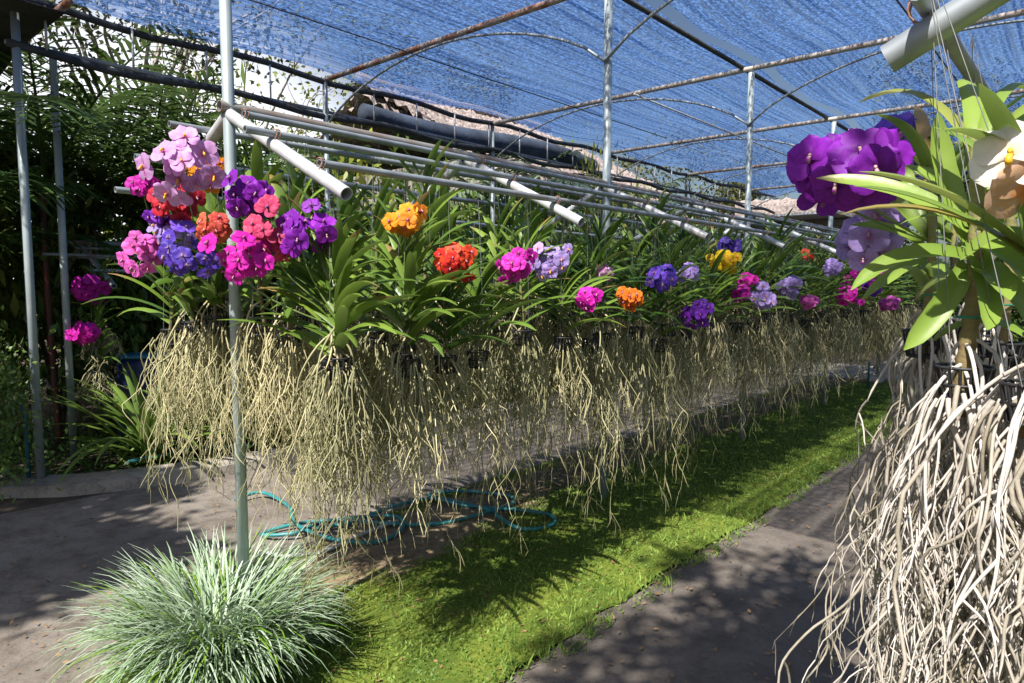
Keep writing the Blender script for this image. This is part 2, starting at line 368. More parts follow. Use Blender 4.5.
# litter on paths and lawn
M_LIT = surf('dead_leaf', (.16, .08, .035), (.32, .20, .09), 30, rough=.8, attr=.8)
g = MB(); n = 2600
P = np.stack([NR.uniform(-5.4, -.4, n), .4 + 9 * NR.random(n) ** 1.6, np.full(n, .03)], 1)
dr = NR.normal(size=(n, 3)); dr[:, 2] *= .12
g.leaves(P, dr, np.tile([0, 0, 1.], (n, 1)) + NR.normal(size=(n, 3)) * .3, NR.uniform(.008, .038, n), NR.uniform(.003, .010, n), NR.random(n))
o = g.build('leaf_litter', M_LIT); o['label'] = 'small brown fallen leaves scattered on the ground'; struct(o, 'stuff')

# kerb along the planted bed
kp = [(-6.6, 1.05), (-6.2, 1.3), (-5.9, 1.62), (-5.72, 2.0), (-5.55, 2.6), (-5.45, 3.4), (-5.48, 5), (-5.45, 8), (-5.47, 12.5)]
g = MB(); v = []; 
for i, (x, y) in enumerate(kp):
    a = kp[max(0, i - 1)]; b = kp[min(len(kp) - 1, i + 1)]; dx, dy = b[0] - a[0], b[1] - a[1]; L = math.hypot(dx, dy); nx, ny = -dy / L, dx / L
    for off, z in ((0, 0), (.015, .085), (.30, .10), (.33, 0)): v.append((x + nx * off, y + ny * off, z))
q = [(i * 4 + j, i * 4 + j + 1, i * 4 + j + 5, i * 4 + j + 4) for i in range(len(kp) - 1) for j in range(3)]
g.add(v, q, [(0, 1, 2), (0, 2, 3)]); struct(g.build('path_kerb', M_KERB, smooth=False))

# ------------------------------------------------------------------ roof frame
ROWX, RZ, EDX, TOPZ = -2.78, 2.30, -6.25, 3.72
PY = [1.42, 4.24, 6.80, 9.5, 12.3, 15.2]
frame = empty('roof_frame', (EDX, 1.5, 0), 'galvanised steel frame of posts, cross beams and curved braces carrying the blue shade net', 'roof frame')
def rel(p, o): return np.asarray(p, float) - np.array(o.location)
def fpart(name, pts, r, mat, sides=10, root=frame):
    return MB().tube([rel(p, root) for p in pts], r, sides, cap=True).build(name, mat, root)
for i, y in enumerate(PY):
    fpart('row_post', [(ROWX, y, 0), (ROWX, y, 1.9), (ROWX, y, TOPZ - .03)], .024 if i == 0 else .030, M_POLE, 14)
    if i: fpart('cross_beam', [(EDX, y, TOPZ), (ROWX, y, TOPZ + .01), (3.6, y, TOPZ)], .026, M_RUSTY if i == 1 else M_BEAM)
    if i: fpart('edge_post', [(EDX, y, 0), (EDX, y, TOPZ - .02)], .026, M_POLE)
    if i:
        for xa, xb in ((EDX, ROWX), (ROWX, .7)):
            t = np.linspace(0, 1, 20); X = xa + (xb - xa) * t; Z = 3.18 + (TOPZ - .045 - 3.18) * (1 - (2 * t - 1) ** 2) ** .8
            fpart('curved_brace', np.stack([X, np.full(20, y - .035), Z], 1), .011, M_GALV, 8)
        fpart('far_post', [(.7, y, 0), (.7, y, TOPZ - .03)], .028, M_POLE)
fpart('cross_beam', [(-9.5, 1.83, TOPZ - .06), (-5.95, 1.83, TOPZ - .02)], .03, M_RUSTY)
fpart('edge_post', [(EDX, 1.56, 0), (EDX, 1.56, TOPZ)], .030, M_POLE, 14)
fpart('edge_post', [(-6.95, 1.72, 0), (-6.95, 1.72, TOPZ - .1)], .024, M_POLE, 14)
fpart('edge_post', [(-6.9, 1.98, 0), (-6.9, 1.98, TOPZ - .1)], .030, M_POLE, 14)
fpart('purlin', [(ROWX - .09, 1.5, TOPZ + .03), (ROWX - .09, 16, TOPZ + .04)], .022, M_DARKM)
fpart('purlin', [(-4.05, 6.7, TOPZ - .03), (-4.05, 16, TOPZ - .03)], .011, M_LEG, 8)
fpart('roof_wire', [(-4.9, 1.5, TOPZ - .02), (-4.9, 9, TOPZ - .02)], .006, M_DARKM, 6)
fpart('roof_wire', [(-1.3, 4, TOPZ - .02), (-1.3, 16, TOPZ - .02)], .006, M_DARKM, 6)
# edge truss
truss = empty('edge_truss', (EDX, 1.5, 3.3), 'long dark twin bar truss with short uprights along the left edge of the net roof', 'truss')
ys = np.arange(1.5, 17, .35)
wv = lambda s: np.array([s * .012 * math.sin(k * 5.1 + s) for k in range(len(ys))])
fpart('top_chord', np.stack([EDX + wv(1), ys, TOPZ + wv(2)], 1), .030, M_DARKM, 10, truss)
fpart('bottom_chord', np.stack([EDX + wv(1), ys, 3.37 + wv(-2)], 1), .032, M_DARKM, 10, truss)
fpart('pipe_rail', [(EDX - .05, 1.5, 3.41), (EDX - .05, 16.5, 3.43)], .018, M_GALV, 10, truss)
for y in np.arange(1.75, 16.5, .62): fpart('upright', [(EDX + .02, y, 3.38), (EDX + .02, y, TOPZ)], .010, M_LEG, 6, truss)

# ------------------------------------------------------------------ shade net
def net_mat():
    m, nt, out = new_mat('shade_net')
    tc = nt.nodes.new('ShaderNodeTexCoord'); co = tc.outputs['Object']
    st = noise(nt, 1, 4, co, stretch=(15, .12, 1), rough=.75)      # bands that follow the roll
    s2 = noise(nt, 1, 3, co, stretch=(30, .5, 1), rough=.6)
    sp = noise(nt, 1, 2, co, stretch=(48, 24, 1), rough=.8)        # the knit
    big = noise(nt, .8, 3, co)
    mp = nt.nodes.new('ShaderNodeSeparateXYZ'); nt.links.new(co, mp.inputs[0])
    line = math_(nt, 'FRACT', math_(nt, 'ADD', math_(nt, 'MULTIPLY', mp.outputs[0], 3.4), math_(nt, 'MULTIPLY', noise(nt, 1, 3, co, stretch=(.8, .5, 1)), 1.2)))
    line = math_(nt, 'LESS_THAN', line, .07)
    op = math_(nt, 'MULTIPLY_ADD', ramp(nt, sp, .42, .58), .55, .42)
    op = math_(nt, 'ADD', op, math_(nt, 'MULTIPLY', math_(nt, 'SUBTRACT', .5, st), 1.7))
    op = math_(nt, 'ADD', op, math_(nt, 'MULTIPLY', math_(nt, 'SUBTRACT', .5, s2), .9))
    op = math_(nt, 'ADD', op, math_(nt, 'MULTIPLY', math_(nt, 'SUBTRACT', big, .5), .3))
    op = math_(nt, 'SUBTRACT', op, math_(nt, 'MULTIPLY', line, .5))
    op = math_(nt, 'MINIMUM', math_(nt, 'MAXIMUM', op, .24), .97)
    tr = nt.nodes.new('ShaderNodeBsdfTransparent')
    df = nt.nodes.new('ShaderNodeBsdfDiffuse'); df.inputs[0].default_value = (.02, .028, .05, 1)
    tl = nt.nodes.new('ShaderNodeBsdfTranslucent'); nt.links.new(mixc(nt, ramp(nt, math_(nt, 'ADD', math_(nt, 'MULTIPLY', s2, .6), math_(nt, 'ADD', math_(nt, 'MULTIPLY', st, .4), math_(nt, 'MULTIPLY', sp, 1.1))), .90, 1.26), (.012, .042, .16), (.16, .32, .70)), tl.inputs[0])
    m1 = nt.nodes.new('ShaderNodeMixShader'); m1.inputs[0].default_value = .55; nt.links.new(df.outputs[0], m1.inputs[1]); nt.links.new(tl.outputs[0], m1.inputs[2])
    m2 = nt.nodes.new('ShaderNodeMixShader'); nt.links.new(op, m2.inputs[0]); nt.links.new(tr.outputs[0], m2.inputs[1]); nt.links.new(m1.outputs[0], m2.inputs[2])
    nt.links.new(m2.outputs[0], out.inputs[0]); return m
M_NET = net_mat()
def net(x0, x1, y0, y1, z, label, edge=None):
    nx, ny = 60, 90; X, Y = np.meshgrid(np.linspace(x0, x1, nx), np.linspace(y0, y1, ny), indexing='ij')
    if edge: X = X + np.where(np.abs(X - edge) < .2, .025 * np.sin(Y * 2.1) + .015 * np.sin(Y * 6.3), 0)
    Z = z + .02 * np.sin(Y * 2.2 + X) - .05 * np.sin((Y - 1.5) / 2.7 * math.pi) ** 2 + .018 * np.sin(X * 6 + np.sin(Y))
    i = np.arange(nx - 1)[:, None]; j = np.arange(ny - 1)[None]
    k = i * ny + j
    q = np.stack([k, k + ny, k + ny + 1, k + 1], -1).reshape(-1, 4)
    o = MB().add(np.stack([X, Y, Z], -1).reshape(-1, 3), q).build('shade_net', M_NET)
    return tag(o, label, 'shade net')
net(EDX, -2.86, .2, 17, TOPZ + .10, 'blue shade net panel on the truss side of the bright slit', -2.86)
net(-2.755, 3.6, 1.5, 17, TOPZ + .115, 'blue shade net panel on the right of the bright slit', -2.755)
# dark cloth flap above the far left corner
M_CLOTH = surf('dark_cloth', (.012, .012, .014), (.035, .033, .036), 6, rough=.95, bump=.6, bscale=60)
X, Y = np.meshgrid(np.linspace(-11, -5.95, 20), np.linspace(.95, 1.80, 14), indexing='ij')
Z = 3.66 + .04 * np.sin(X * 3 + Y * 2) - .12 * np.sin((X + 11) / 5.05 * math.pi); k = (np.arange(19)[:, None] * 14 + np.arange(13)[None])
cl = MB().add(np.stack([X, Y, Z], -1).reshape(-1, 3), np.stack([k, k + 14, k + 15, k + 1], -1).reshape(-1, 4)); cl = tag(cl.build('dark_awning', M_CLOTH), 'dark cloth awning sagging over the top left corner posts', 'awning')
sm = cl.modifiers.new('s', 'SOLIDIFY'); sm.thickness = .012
# net rolled up behind the truss
t = np.linspace(0, 1, 26); ysr = 4.9 + 4.6 * t; r = .10 + .05 * np.sin(t * math.pi)
ro = MB().tube(np.stack([np.full(26, -6.5), ysr, 3.56 - .05 * np.sin(t * math.pi * 2)], 1), r, 12, cap=True).build('rolled_net', surf('rolled_net', (.02, .03, .05), (.06, .085, .14), 3, rough=.9, bump=.5, bscale=25))
tag(ro, 'dark blue shade net rolled up and hung behind the edge truss', 'rolled net')

# ------------------------------------------------------------------ hanging racks
def zline(x, rx): return RZ - .487 * abs(x - rx)
def rack(name, rx, y0, y1, front, back, legs, label, group=None, half=.80, dz=0.):
    root = empty(name, (rx, y0, RZ), label, 'plant rack', group)
    P = lambda p: rel(p, root) + [0, 0, dz]
    MB().pipe(P((rx, y0 - .04, RZ + .03)), P((rx, y1, RZ + .03)), .024).build('ridge_pipe', M_RIDGE, root)
    for x, ya in front + back:
        MB().pipe(P((x, ya, zline(x, rx) + .044)), P((x, y1, zline(x, rx) + .044)), .0145, 12, .003).build('rail', M_GALV, root)
    for y in legs:
        for s_ in (-1, 1):
            xe = rx + s_ * half
            MB().pipe(P((rx + s_ * .01, y, RZ)), P((xe, y, zline(xe, rx))), .0245, 20, .004).build('cross_leg', M_GALV if dz else M_LEG, root)
    for y in legs:
        for x, ya in front + back:
            if ya <= y + .05: o = put('pipe_clamp', CLAMP, root, P((x, y, zline(x, rx) + .02))); o.rotation_euler[1] = math.atan(.487) * (1 if x > rx else -1)
    return root
an = np.linspace(0, 2 * math.pi, 13)[:-1]; CLB = MB()
for dy in (-.012, .012): CLB.tube(np.stack([(.016 * np.cos(an)), dy * .6 + .003 * np.sin(2 * an), .022 + .021 * np.sin(an)], 1), .0018, 5, closed=True)
CLB.box((0, 0, .043), (.014, .020, .003)); CLAMP = CLB.mesh('pipe_clamp', M_RUSTY)
LEGY = [1.42, 2.80, 4.20, 5.60, 7.0, 8.4, 9.8, 11.2, 12.6]
FRONT = [(-2.14, 1.42), (-2.43, 1.30), (-2.66, 1.42)]
BACK = [(-2.95, 1.25), (-3.18, 1.2), (-3.42, 1.2)]
rack('hanging_rack', ROWX, 1.42, 13.4, FRONT, BACK, LEGY, 'long A-shaped pipe rack over the middle bed, carrying most of the orchids')
RX2 = .5
rr = rack('hanging_rack', RX2, 1.22, 7.0, [(.33, 1.25), (.04, 1.25), (-.245, 1.22)], [(.7, 1.25), (.95, 1.25)], [1.30, 2.7, 4.1, 5.5], 'pipe rack at the right edge with one thick pipe end above the white orchid', half=.80, dz=.065)
RX3 = -7.5
rk3y = float(at(69, 242, 'x', RX3)[1]); rk3z = float(at(69, 242, 'x', RX3)[2]) - RZ - .03
rack('hanging_rack', RX3, rk3y, rk3y + 9, [(RX3 + .3, rk3y - .3), (RX3 + .6, rk3y), (RX3 + .15, rk3y)], [(RX3 - .3, rk3y)], [rk3y + .1, rk3y + 3, rk3y + 6], 'distant grey pipe rack in the shade behind the left posts', dz=rk3z)

# ------------------------------------------------------------------ orchid parts
def rnd(a, b): return float(NR.uniform(a, b))
def unit(v): v = np.asarray(v, float); return v / (np.linalg.norm(v) + 1e-12)
def leaf_curve(base, az, phi0, bend, L, n=9, twist=0.):
    """blade leaving base at angle phi0 from vertical and bending over"""
    t = np.linspace(0, 1, n); phi = phi0 + bend * t ** 1.3; azs = az + twist * t
    d = np.stack([np.sin(phi) * np.cos(azs), np.sin(phi) * np.sin(azs), np.cos(phi)], 1)
    p = base + np.vstack([[0, 0, 0], np.cumsum((d[:-1] + d[1:]) / 2 * L / (n - 1), 0)])
    side = np.stack([-np.sin(azs), np.cos(azs), np.zeros(n)], 1)
    return p, side
def vanda_leaves(m, H, nl, L, wd, fan, rn):
    for i in range(nl):
        f = i / (nl - 1); z = .03 + H * f ** .9
        az = fan + (math.pi if i % 2 else 0) + rn.uniform(-.45, .45)
        ln = L * (1.1 - .45 * f) * rn.uniform(.8, 1.1)
        phi0 = rad(62 - 48 * f) * rn.uniform(.8, 1.1); bend = rad(rn.uniform(35, 85)) * (1 - .35 * f)
        p, sd_ = leaf_curve(np.array([0, 0, z]), az, phi0, bend, ln, 9, rn.uniform(-.25, .25))
        t = np.linspace(0, 1, 9); wv_ = wd / 2 * np.array([.75, .95, 1, 1, .98, .92, .8, .55, .12]) * rn.uniform(.85, 1.1)
        rl = rn.uniform(-.5, .5); tg = np.gradient(p, axis=0); tg /= np.linalg.norm(tg, axis=1)[:, None]
        up = np.cross(sd_, tg); sd2 = sd_ * math.cos(rl) + up * math.sin(rl)
        m.strip(p, wv_, sd2, .45, a=np.clip(rn.uniform(.0, .8) + .25 * t, 0, 1))
def root_strand(m, rn, start, az, out, L, r, sides=4, wig=.012, seg=.042, a=.5, up=0., branch=.4, depth=0, grav=.35):
    n = max(4, int(L / seg)); d = unit([math.cos(az) * out, math.sin(az) * out, up - .25]); p = np.array(start, float); P = [p.copy()]
    kv = np.zeros(3); g = grav * 1.15; amp = wig / .0145 * .85
    for k in range(n):
        if rn.random() < .42: kv = np.array([rn.uniform(-1, 1), rn.uniform(-1, 1), rn.uniform(-.35, .35)]) * amp * (1.5 if rn.random() < .2 else .8)
        d = unit(d * (1 - g) + (np.array([0, 0, -1.]) + kv) * g); p = p + d * seg; P.append(p.copy())
        if depth < 2 and k > n * .2 and rn.random() < branch * 2.2 / n:
            root_strand(m, rn, p, rn.uniform(0, 6.28), .45, L * rn.uniform(.15, .4), r * .8, sides, wig, seg, a, 0, branch, depth + 1, grav)
    rr_ = r * np.linspace(1.05, .72, len(P)); rr_[-1] *= .3
    m.tube(P, rr_, sides, np.clip(a + np.linspace(-.1, .15, len(P)), 0, 1))
def root_mass(rn, n, L0, L1, spread, r, sides=4, aer=8):
    m = MB()
    for i in range(n):
        az = rn.uniform(0, 6.28); q_ = rn.random() ** .6 * spread
        L = L0 * rn.uniform(.35, 1.2) if rn.random() < .72 else rn.uniform(L0, L1)
        st = (math.cos(az) * q_ * .85, math.sin(az) * q_ * .85, -.01 - .05 * rn.random())
        root_strand(m, rn, st, az, .3 * q_ / spread, L, r * rn.uniform(.55, 1.2), sides, .0165, .030, rn.random(), .1, 1.0, 0, .42)
    for i in range(aer):       # arching roots that leave the stem above the pot
        az = rn.uniform(0, 6.28); root_strand(m, rn, (0, 0, rn.uniform(.0, .14)), az, .7, rn.uniform(.15, .36), r * 1.5, sides + 1, .009, .036, rn.uniform(.6, 1), .1, .4, 0, .26)
    return m
def pot_mesh():
    m = MB(); an = np.linspace(0, 2 * math.pi, 17)[:-1]
    for z, r in ((.0, .050), (-.035, .044), (-.07, .038)): m.tube(np.stack([np.cos(an) * r, np.sin(an) * r, np.full(16, z)], 1), .0035, 5, closed=True)
    for a in an: m.tube([(math.cos(a) * .05, math.sin(a) * .05, 0), (math.cos(a) * .038, math.sin(a) * .038, -.07)], .0032, 4)
    m.tube([(0, 0, -.072), (0, 0, -.066)], .037, 14, cap=True)
    return m.mesh('pot', M_POT)
PROTO = []
for k in range(8):
    rn = random.Random(100 + k); H = rn.uniform(.22, .50); fan = rn.uniform(-.5, .5)
    f = MB(); vanda_leaves(f, H, rn.randint(15, 22), rn.uniform(.32, .41), rn.uniform(.038, .048), fan, rn)
    s_ = MB(); n_ = 12; zz = np.linspace(-.06, H * .93, n_)
    s_.tube(np.stack([.006 * np.sin(zz * 20 + k), .006 * np.cos(zz * 17), zz], 1), .0085 - .002 * np.linspace(0, 1, n_), 7, np.linspace(0, 1, n_), cap=True)
    ro_ = root_mass(rn, rn.randint(36, 54), .42, .60 + .28 * rn.random(), .10, .0028, 4, 3)
    PROTO.append((f.mesh('foliage', M_LEAF), s_.mesh('stem', M_STEM), ro_.mesh('roots', M_ROOT), H))
POTM = pot_mesh()
wm = MB()
for a in (0.3, 2.4, 4.5): wm.tube([(math.cos(a) * .05, math.sin(a) * .05, 0), (math.cos(a) * .02, math.sin(a) * .02, .7), (0, 0, 1)], .0009, 4)
WIREM = wm.mesh('hanging_wire', M_WIRE)
def orchid(x, y, z, railx, railz, label, group=None, k=None, rz=None, rs=1., ls=1.):
    k = R0.randrange(len(PROTO)) if k is None else k
    f, s_, r_, H = PROTO[k]
    root = empty('orchid_plant', (x, y, z), label, 'orchid', group)
    rz = R0.uniform(-.6, .6) + (math.pi if R0.random() < .5 else 0) if rz is None else rz
    for nm, me, sc_ in (('foliage', f, (ls, ls, ls)), ('stem', s_, (1, 1, ls)), ('roots', r_, (1, 1, rs)), ('pot', POTM, (1, 1, 1)), ('hanging_wire', WIREM, (1, 1, railz - z))):
        o = put(nm, me, root); o.rotation_euler[2] = rz + (R0.uniform(0, 6) if nm == 'roots' else 0); o.scale = sc_
        if nm == 'hanging_wire':     # lean towards its rail
            sh = Matrix.Identity(4); v_ = Vector((railx - x, 0, railz - z)); o.rotation_mode = 'QUATERNION'; o.rotation_quaternion = v_.to_track_quat('Z', 'Y'); o.scale = (1, 1, v_.length)
    root['H'] = H * ls
    return root

# blossoms
def petal(m, ang, L, W, cup, rn, seg=9, acr=5, shift=0.):
    t = np.linspace(0, 1, seg); u = np.linspace(-1, 1, acr)
    wprof = W * np.where(t < .58, .24 + .80 * np.sin(np.minimum(t / .58, 1) * math.pi / 2) ** 1.2, 1.04 * np.sqrt(np.maximum(0, 1 - ((t - .58) / .43) ** 2.2)))
    for_v = []; av = []
    ph = rn.uniform(0, 6)
    for i, tt in enumerate(t):
        for uu in u:
            x = uu * wprof[i]; yv = tt * L + 0; z = cup * L * (tt ** 2) * .5 - .10 * L * uu * uu * tt + .05 * L * math.sin(3 * uu + ph + 5 * tt) + shift
            c, s_ = math.cos(ang), math.sin(ang); for_v.append((x * c + yv * s_, -x * s_ + yv * c, z)); av.append(tt)
    i = np.arange(seg - 1)[:, None]; j = np.arange(acr - 1)[None]; k = i * acr + j
    m.add(for_v, np.stack([k, k + 1, k + acr + 1, k + acr], -1).reshape(-1, 4), None, np.array(av))
def blossom_mb(rn, s=1.):
    m = MB(); L = .042 * s
    for a, w_, l_, sh in ((125, .50, 1.0, -.0015), (235, .50, 1.0, -.0015), (0, .40, .95, -.001), (62, .46, .98, .001), (298, .46, .98, .001)):
        petal(m, rad(a + rn.uniform(-6, 6)), L * l_ * rn.uniform(.92, 1.06), L * w_, rn.uniform(-.25, .35), rn, shift=sh * s)
    return m
def lip_mb(s=.8):
    m = MB(); t = np.linspace(0, 1, 6)
    m.tube(np.stack([0 * t, .003 - .016 * t, .002 + .013 * np.sin(t * 2.6)], 1) * s, np.array([.002, .0035, .004, .0042, .0045, .001]) * s, 7, cap=True)
    m.tube([(0, .001 * s, 0), (0, .005 * s, .008 * s), (0, .003 * s, .012 * s)], np.array([.003, .0035, .0015]) * s, 7, cap=True)
    return m
def join_mb(dst, src, mat4):
    M = np.array(mat4)
    for v, a in zip(src.v, src.a): pass
    v = np.concatenate(src.v); v2 = v @ M[:3, :3].T + M[:3, 3]
    dst.add(v2, np.concatenate(src.q) if src.q else None, np.concatenate(src.t) if src.t else None, np.concatenate(src.a))
BM = {}; LIPM = {}
def bmesh_of(col, k):
    if (col, k) not in BM: BM[(col, k)] = blossom_mb(random.Random(k * 7 + 3)).mesh('blossom', PET[col])
    return BM[(col, k)]
for nm, mt in (('y', M_LIPY), ('d', M_LIPD)): LIPM[nm] = lip_mb().mesh('lip', mt)
TOCAM = lambda p: unit(CAMP - p)
def cluster(root, centre, Rr, col, nb=None, size=1., start_z=None, cut='d', detail=True, bias=.75, shape=(1, 1, 1), name=None):
    """a flower spike: stalk from the stem to the centre, blossoms round its end"""
    rn = random.Random(int(centre[0] * 1000) * 31 + int(centre[2] * 1000) + len(col)); o0 = np.array(root.location); c = np.asarray(centre, float) - o0
    sz = root.get('H', .3) * .5 if start_z is None else start_z
    st = np.array([0, 0, sz]); top = c + np.array([0, 0, Rr * .7]); mid = (st + c) / 2 + np.array([0, 0, -.02])
    low = c + np.array([0, 0, -Rr * .6])
    t = np.linspace(0, 1, 12)[:, None]; cur = (1 - t) ** 2 * st + 2 * t * (1 - t) * np.array([low[0] * .8, low[1] * .8, (st[2] + low[2]) / 2]) + t * t * low
    cur = np.vstack([cur, c + [0, 0, 0], top])
    sp = MB(); sp.tube(cur, np.linspace(.0034, .0022, len(cur)), 6)
    br = .042 * size; nb = nb or max(4, min(13, int(5 * (Rr / br) ** 1.5)))
    cam_d = TOCAM(np.asarray(centre, float)); placed = []
    for i in range(nb):
        zf = 1 - 2 * (i + .5) / nb; an = i * 2.399 + rn.uniform(-.3, .3)
        d = np.array([math.sqrt(1 - zf * zf) * math.cos(an), math.sqrt(1 - zf * zf) * math.sin(an), zf])
        if d @ cam_d < -.25: d = d - 2 * (d @ cam_d) * cam_d * .8
        d = unit(d); pos = c + (d * np.array([1, 1, 1.05]) + np.array([rn.uniform(-.28, .28) for _ in range(3)])) * np.array([1.1, 1.1, rn.uniform(.8, 1.1)]) * max(.3 * br, Rr - br * .45) * rn.uniform(.5, 1.35)
        face = unit(d * 1.0 + cam_d * bias + np.array([0, -.25, .05]) + np.array([rn.uniform(-.5, .5) for _ in range(3)]))
        q = Vector(face).to_track_quat('Z', 'Y').to_matrix(); rl = Matrix.Rotation(rn.uniform(-.5, .5), 3, 'Z')
        placed.append((pos, q @ rl, size * rn.uniform(.85, 1.12)))
        sp.tube([c + (pos - c) * .05, c + (pos - c) * .6 + [0, 0, -.003], pos - face * .004], .0013, 4)
    spo = sp.build(name or 'flower_spike', M_SPIKE, root)
    if detail:
        for i, (pos, q, sc_) in enumerate(placed):
            M4 = Matrix.LocRotScale(Vector(pos), q.to_quaternion(), Vector((sc_,) * 3))
            b = put('blossom', bmesh_of(col, i % 4), spo); b.matrix_local = M4
            b = put('lip', LIPM[cut], spo); b.matrix_local = M4
    else:
        bm_ = MB()
        for i, (pos, q, sc_) in enumerate(placed):
            join_mb(bm_, blossom_mb(random.Random(i)), Matrix.LocRotScale(Vector(pos), q.to_quaternion(), Vector((sc_,) * 3)))
        bm_.build('blossoms', PET[col], spo)
    return spo

# flowering plants: (rail index, [ (px, py, r_px, colour, plane x, blossom size) ... ], pot offset y, label, proto)
RAILS = [(-2.14, 1.34), (-2.43, 1.45), (-2.66, 1.50), (-2.95, 1.50), (-3.18, 1.45), (-3.42, 1.40)]
def railz(x): return zline(x, ROWX) + .044
FL = [
 (4, [(143, 186, 12, 'magenta', -2.95, .95)], .22, 'orchid with small magenta spray at the upper left of the pale pink bunch'),
 (3, [(187, 172, 32, 'palepink', -2.60, 1.38)], .18, 'orchid with large pale lilac pink blossoms, highest bunch beside the near post'),
 (3, [(172, 204, 21, 'crimson', -2.75, 1.0), (163, 216, 15, 'violet', -2.85, .9)], .30, 'orchid with dark red bunch right under the pale lilac pink blossoms'),
 (2, [(208, 172, 16, 'orange', -2.84, .9)], .35, 'orchid with yellow orange petals half hidden behind the near post'),
 (1, [(213, 228, 15, 'coral', -2.50, .95)], .15, 'orchid with small coral orange bunch in front of the near post'),
 (2, [(248, 200, 23, 'purple', -2.40, 1.05)], .12, 'orchid with deep purple bunch just right of the near post'),
 (0, [(272, 236, 25, 'rose', -2.25, 1.05)], .10, 'orchid with dusky rose red bunch between purple and magenta bunches'),
 (0, [(243, 262, 25, 'magenta', -2.28, 1.0)], .20, 'orchid with hot magenta bunch low in front of the near post'),
 (0, [(301, 232, 26, 'purple', -2.18, 1.05)], .08, 'orchid with dense dark purple bunch, rightmost of the crowded bunches at the near post'),
 (5, [(145, 253, 20, 'pink', -2.90, .95)], .10, 'orchid with bright pink bunch, lowest on the far left end of the long rack'),
 (4, [(184, 254, 24, 'blue', -2.72, 1.0), (172, 238, 17, 'lavender', -2.85, .95)], .16, 'orchid with blue violet bunch beside the pink bunch at the left end'),
 (0, [(405, 221, 17, 'orange', -2.22, .95)], .05, 'orchid with golden yellow bunch high under the lowest rail'),
 (0, [(454, 260, 17, 'red', -2.12, .9)], -.12, 'orchid with orange red bunch between the golden and the magenta ones'),
 (0, [(514, 266, 16, 'magenta', -2.10, .95)], -.05, 'orchid with magenta bunch touching a pale lavender bunch'),
 (1, [(550, 262, 18, 'lavender', -2.20, 1.05)], .0, 'orchid with pale lavender bunch touching the magenta bunch in mid row'),
 (0, [(587, 299, 12, 'magenta', -2.05, .9)], .1, 'orchid with small low magenta bunch left of the tangerine one'),
 (0, [(628, 298, 12, 'tangerine', -2.05, .95)], .1, 'orchid with tangerine orange bunch hanging low in mid row'),
 (1, [(605, 273, 9, 'spotted', -2.2, .9)], .1, 'orchid with small white and plum spotted bunch above the low magenta one'),
 (1, [(661, 278, 15, 'blue', -2.12, 1.05)], .0, 'orchid with blue violet bunch above and left of a deep purple one'),
 (2, [(686, 274, 10, 'lavender', -2.2, 1.0)], .1, 'orchid with pale blue lavender bunch just right of the blue violet one'),
 (0, [(698, 313, 16, 'violet', -2.02, 1.05)], .1, 'orchid with deep violet bunch, lowest flower of the row right of centre'),
 (1, [(725, 260, 12, 'yellow', -2.2, 1.05), (728, 247, 10, 'blue', -2.35, 1.0)], .1, 'orchid with yellow bunch and violet blossoms behind it'),
 (1, [(746, 280, 8, 'magenta', -2.15, 1.0), (743, 293, 8, 'magenta', -2.1, 1.0)], .1, 'orchid with two small magenta bunches one above the other'),
 (0, [(762, 299, 11, 'lavender', -2.05, 1.1)], .1, 'orchid with lilac blue bunch under the two small magenta bunches'),
 (1, [(787, 287, 10, 'lavender', -2.1, 1.1)], .1, 'orchid with pale lilac bunch left of the distant red one'),
 (0, [(809, 301, 8, 'pink', -2.05, 1.1)], .1, 'orchid with small mauve pink bunch low towards the far end'),
 (2, [(807, 257, 6, 'red', -2.4, 1.0)], .1, 'orchid with tiny red bunch high under the far rails'),
 (1, [(833, 268, 8, 'lavender', -2.1, 1.1)], .1, 'orchid with pale lilac bunch right of the tiny red one'),
 (0, [(848, 296, 10, 'magenta', -2.05, 1.2)], .1, 'orchid with magenta bunch low near the far end of the row'),
 (1, [(866, 268, 17, 'magenta', -2.0, 1.5), (880, 252, 13, 'rose', -2.0, 1.5)], .15, 'orchid with wide hot pink mass of flowers at the far end'),
 (0, [(872, 288, 8, 'violet', -2.0, 1.2)], .1, 'orchid with violet bunch beneath the wide hot pink mass'),
 (0, [(888, 304, 7, 'pink', -2.0, 1.2)], .1, 'orchid with small pink bunch farthest along the lower edge'),
]
taken = {i: [] for i in range(6)}
for ri, cl_, dy, lab in FL:
    x, z = RAILS[ri]
    cpos = [at(px, py, 'x', xp + (.13 if px > 330 and ri < 3 else 0)) for px, py, r_, c_, xp, s_ in cl_]
    y = float(cpos[0][1]) + dy + (0 if ri < 3 else .0)
    y = max(y, 1.47 if ri < 3 else 1.42)
    z += R0.uniform(-.04, .03)
    root = orchid(x + R0.uniform(-.03, .03), y, z, x, railz(x), lab)
    taken[ri].append(y)
    for (px, py, r_, c_, xp, s_), p in zip(cl_, cpos):
        dep = float((p - CAMP) @ FV); cluster(root, p, r_ * dep / F_PX, c_, size=s_ * .9, detail=r_ > 10, cut='y' if c_ in ('palepink', 'lavender', 'yellow') else 'd')
GRP = ['front tier', 'second tier', 'third tier', 'fourth tier behind the ridge', 'fifth tier behind the ridge', 'rear tier beside the left path']
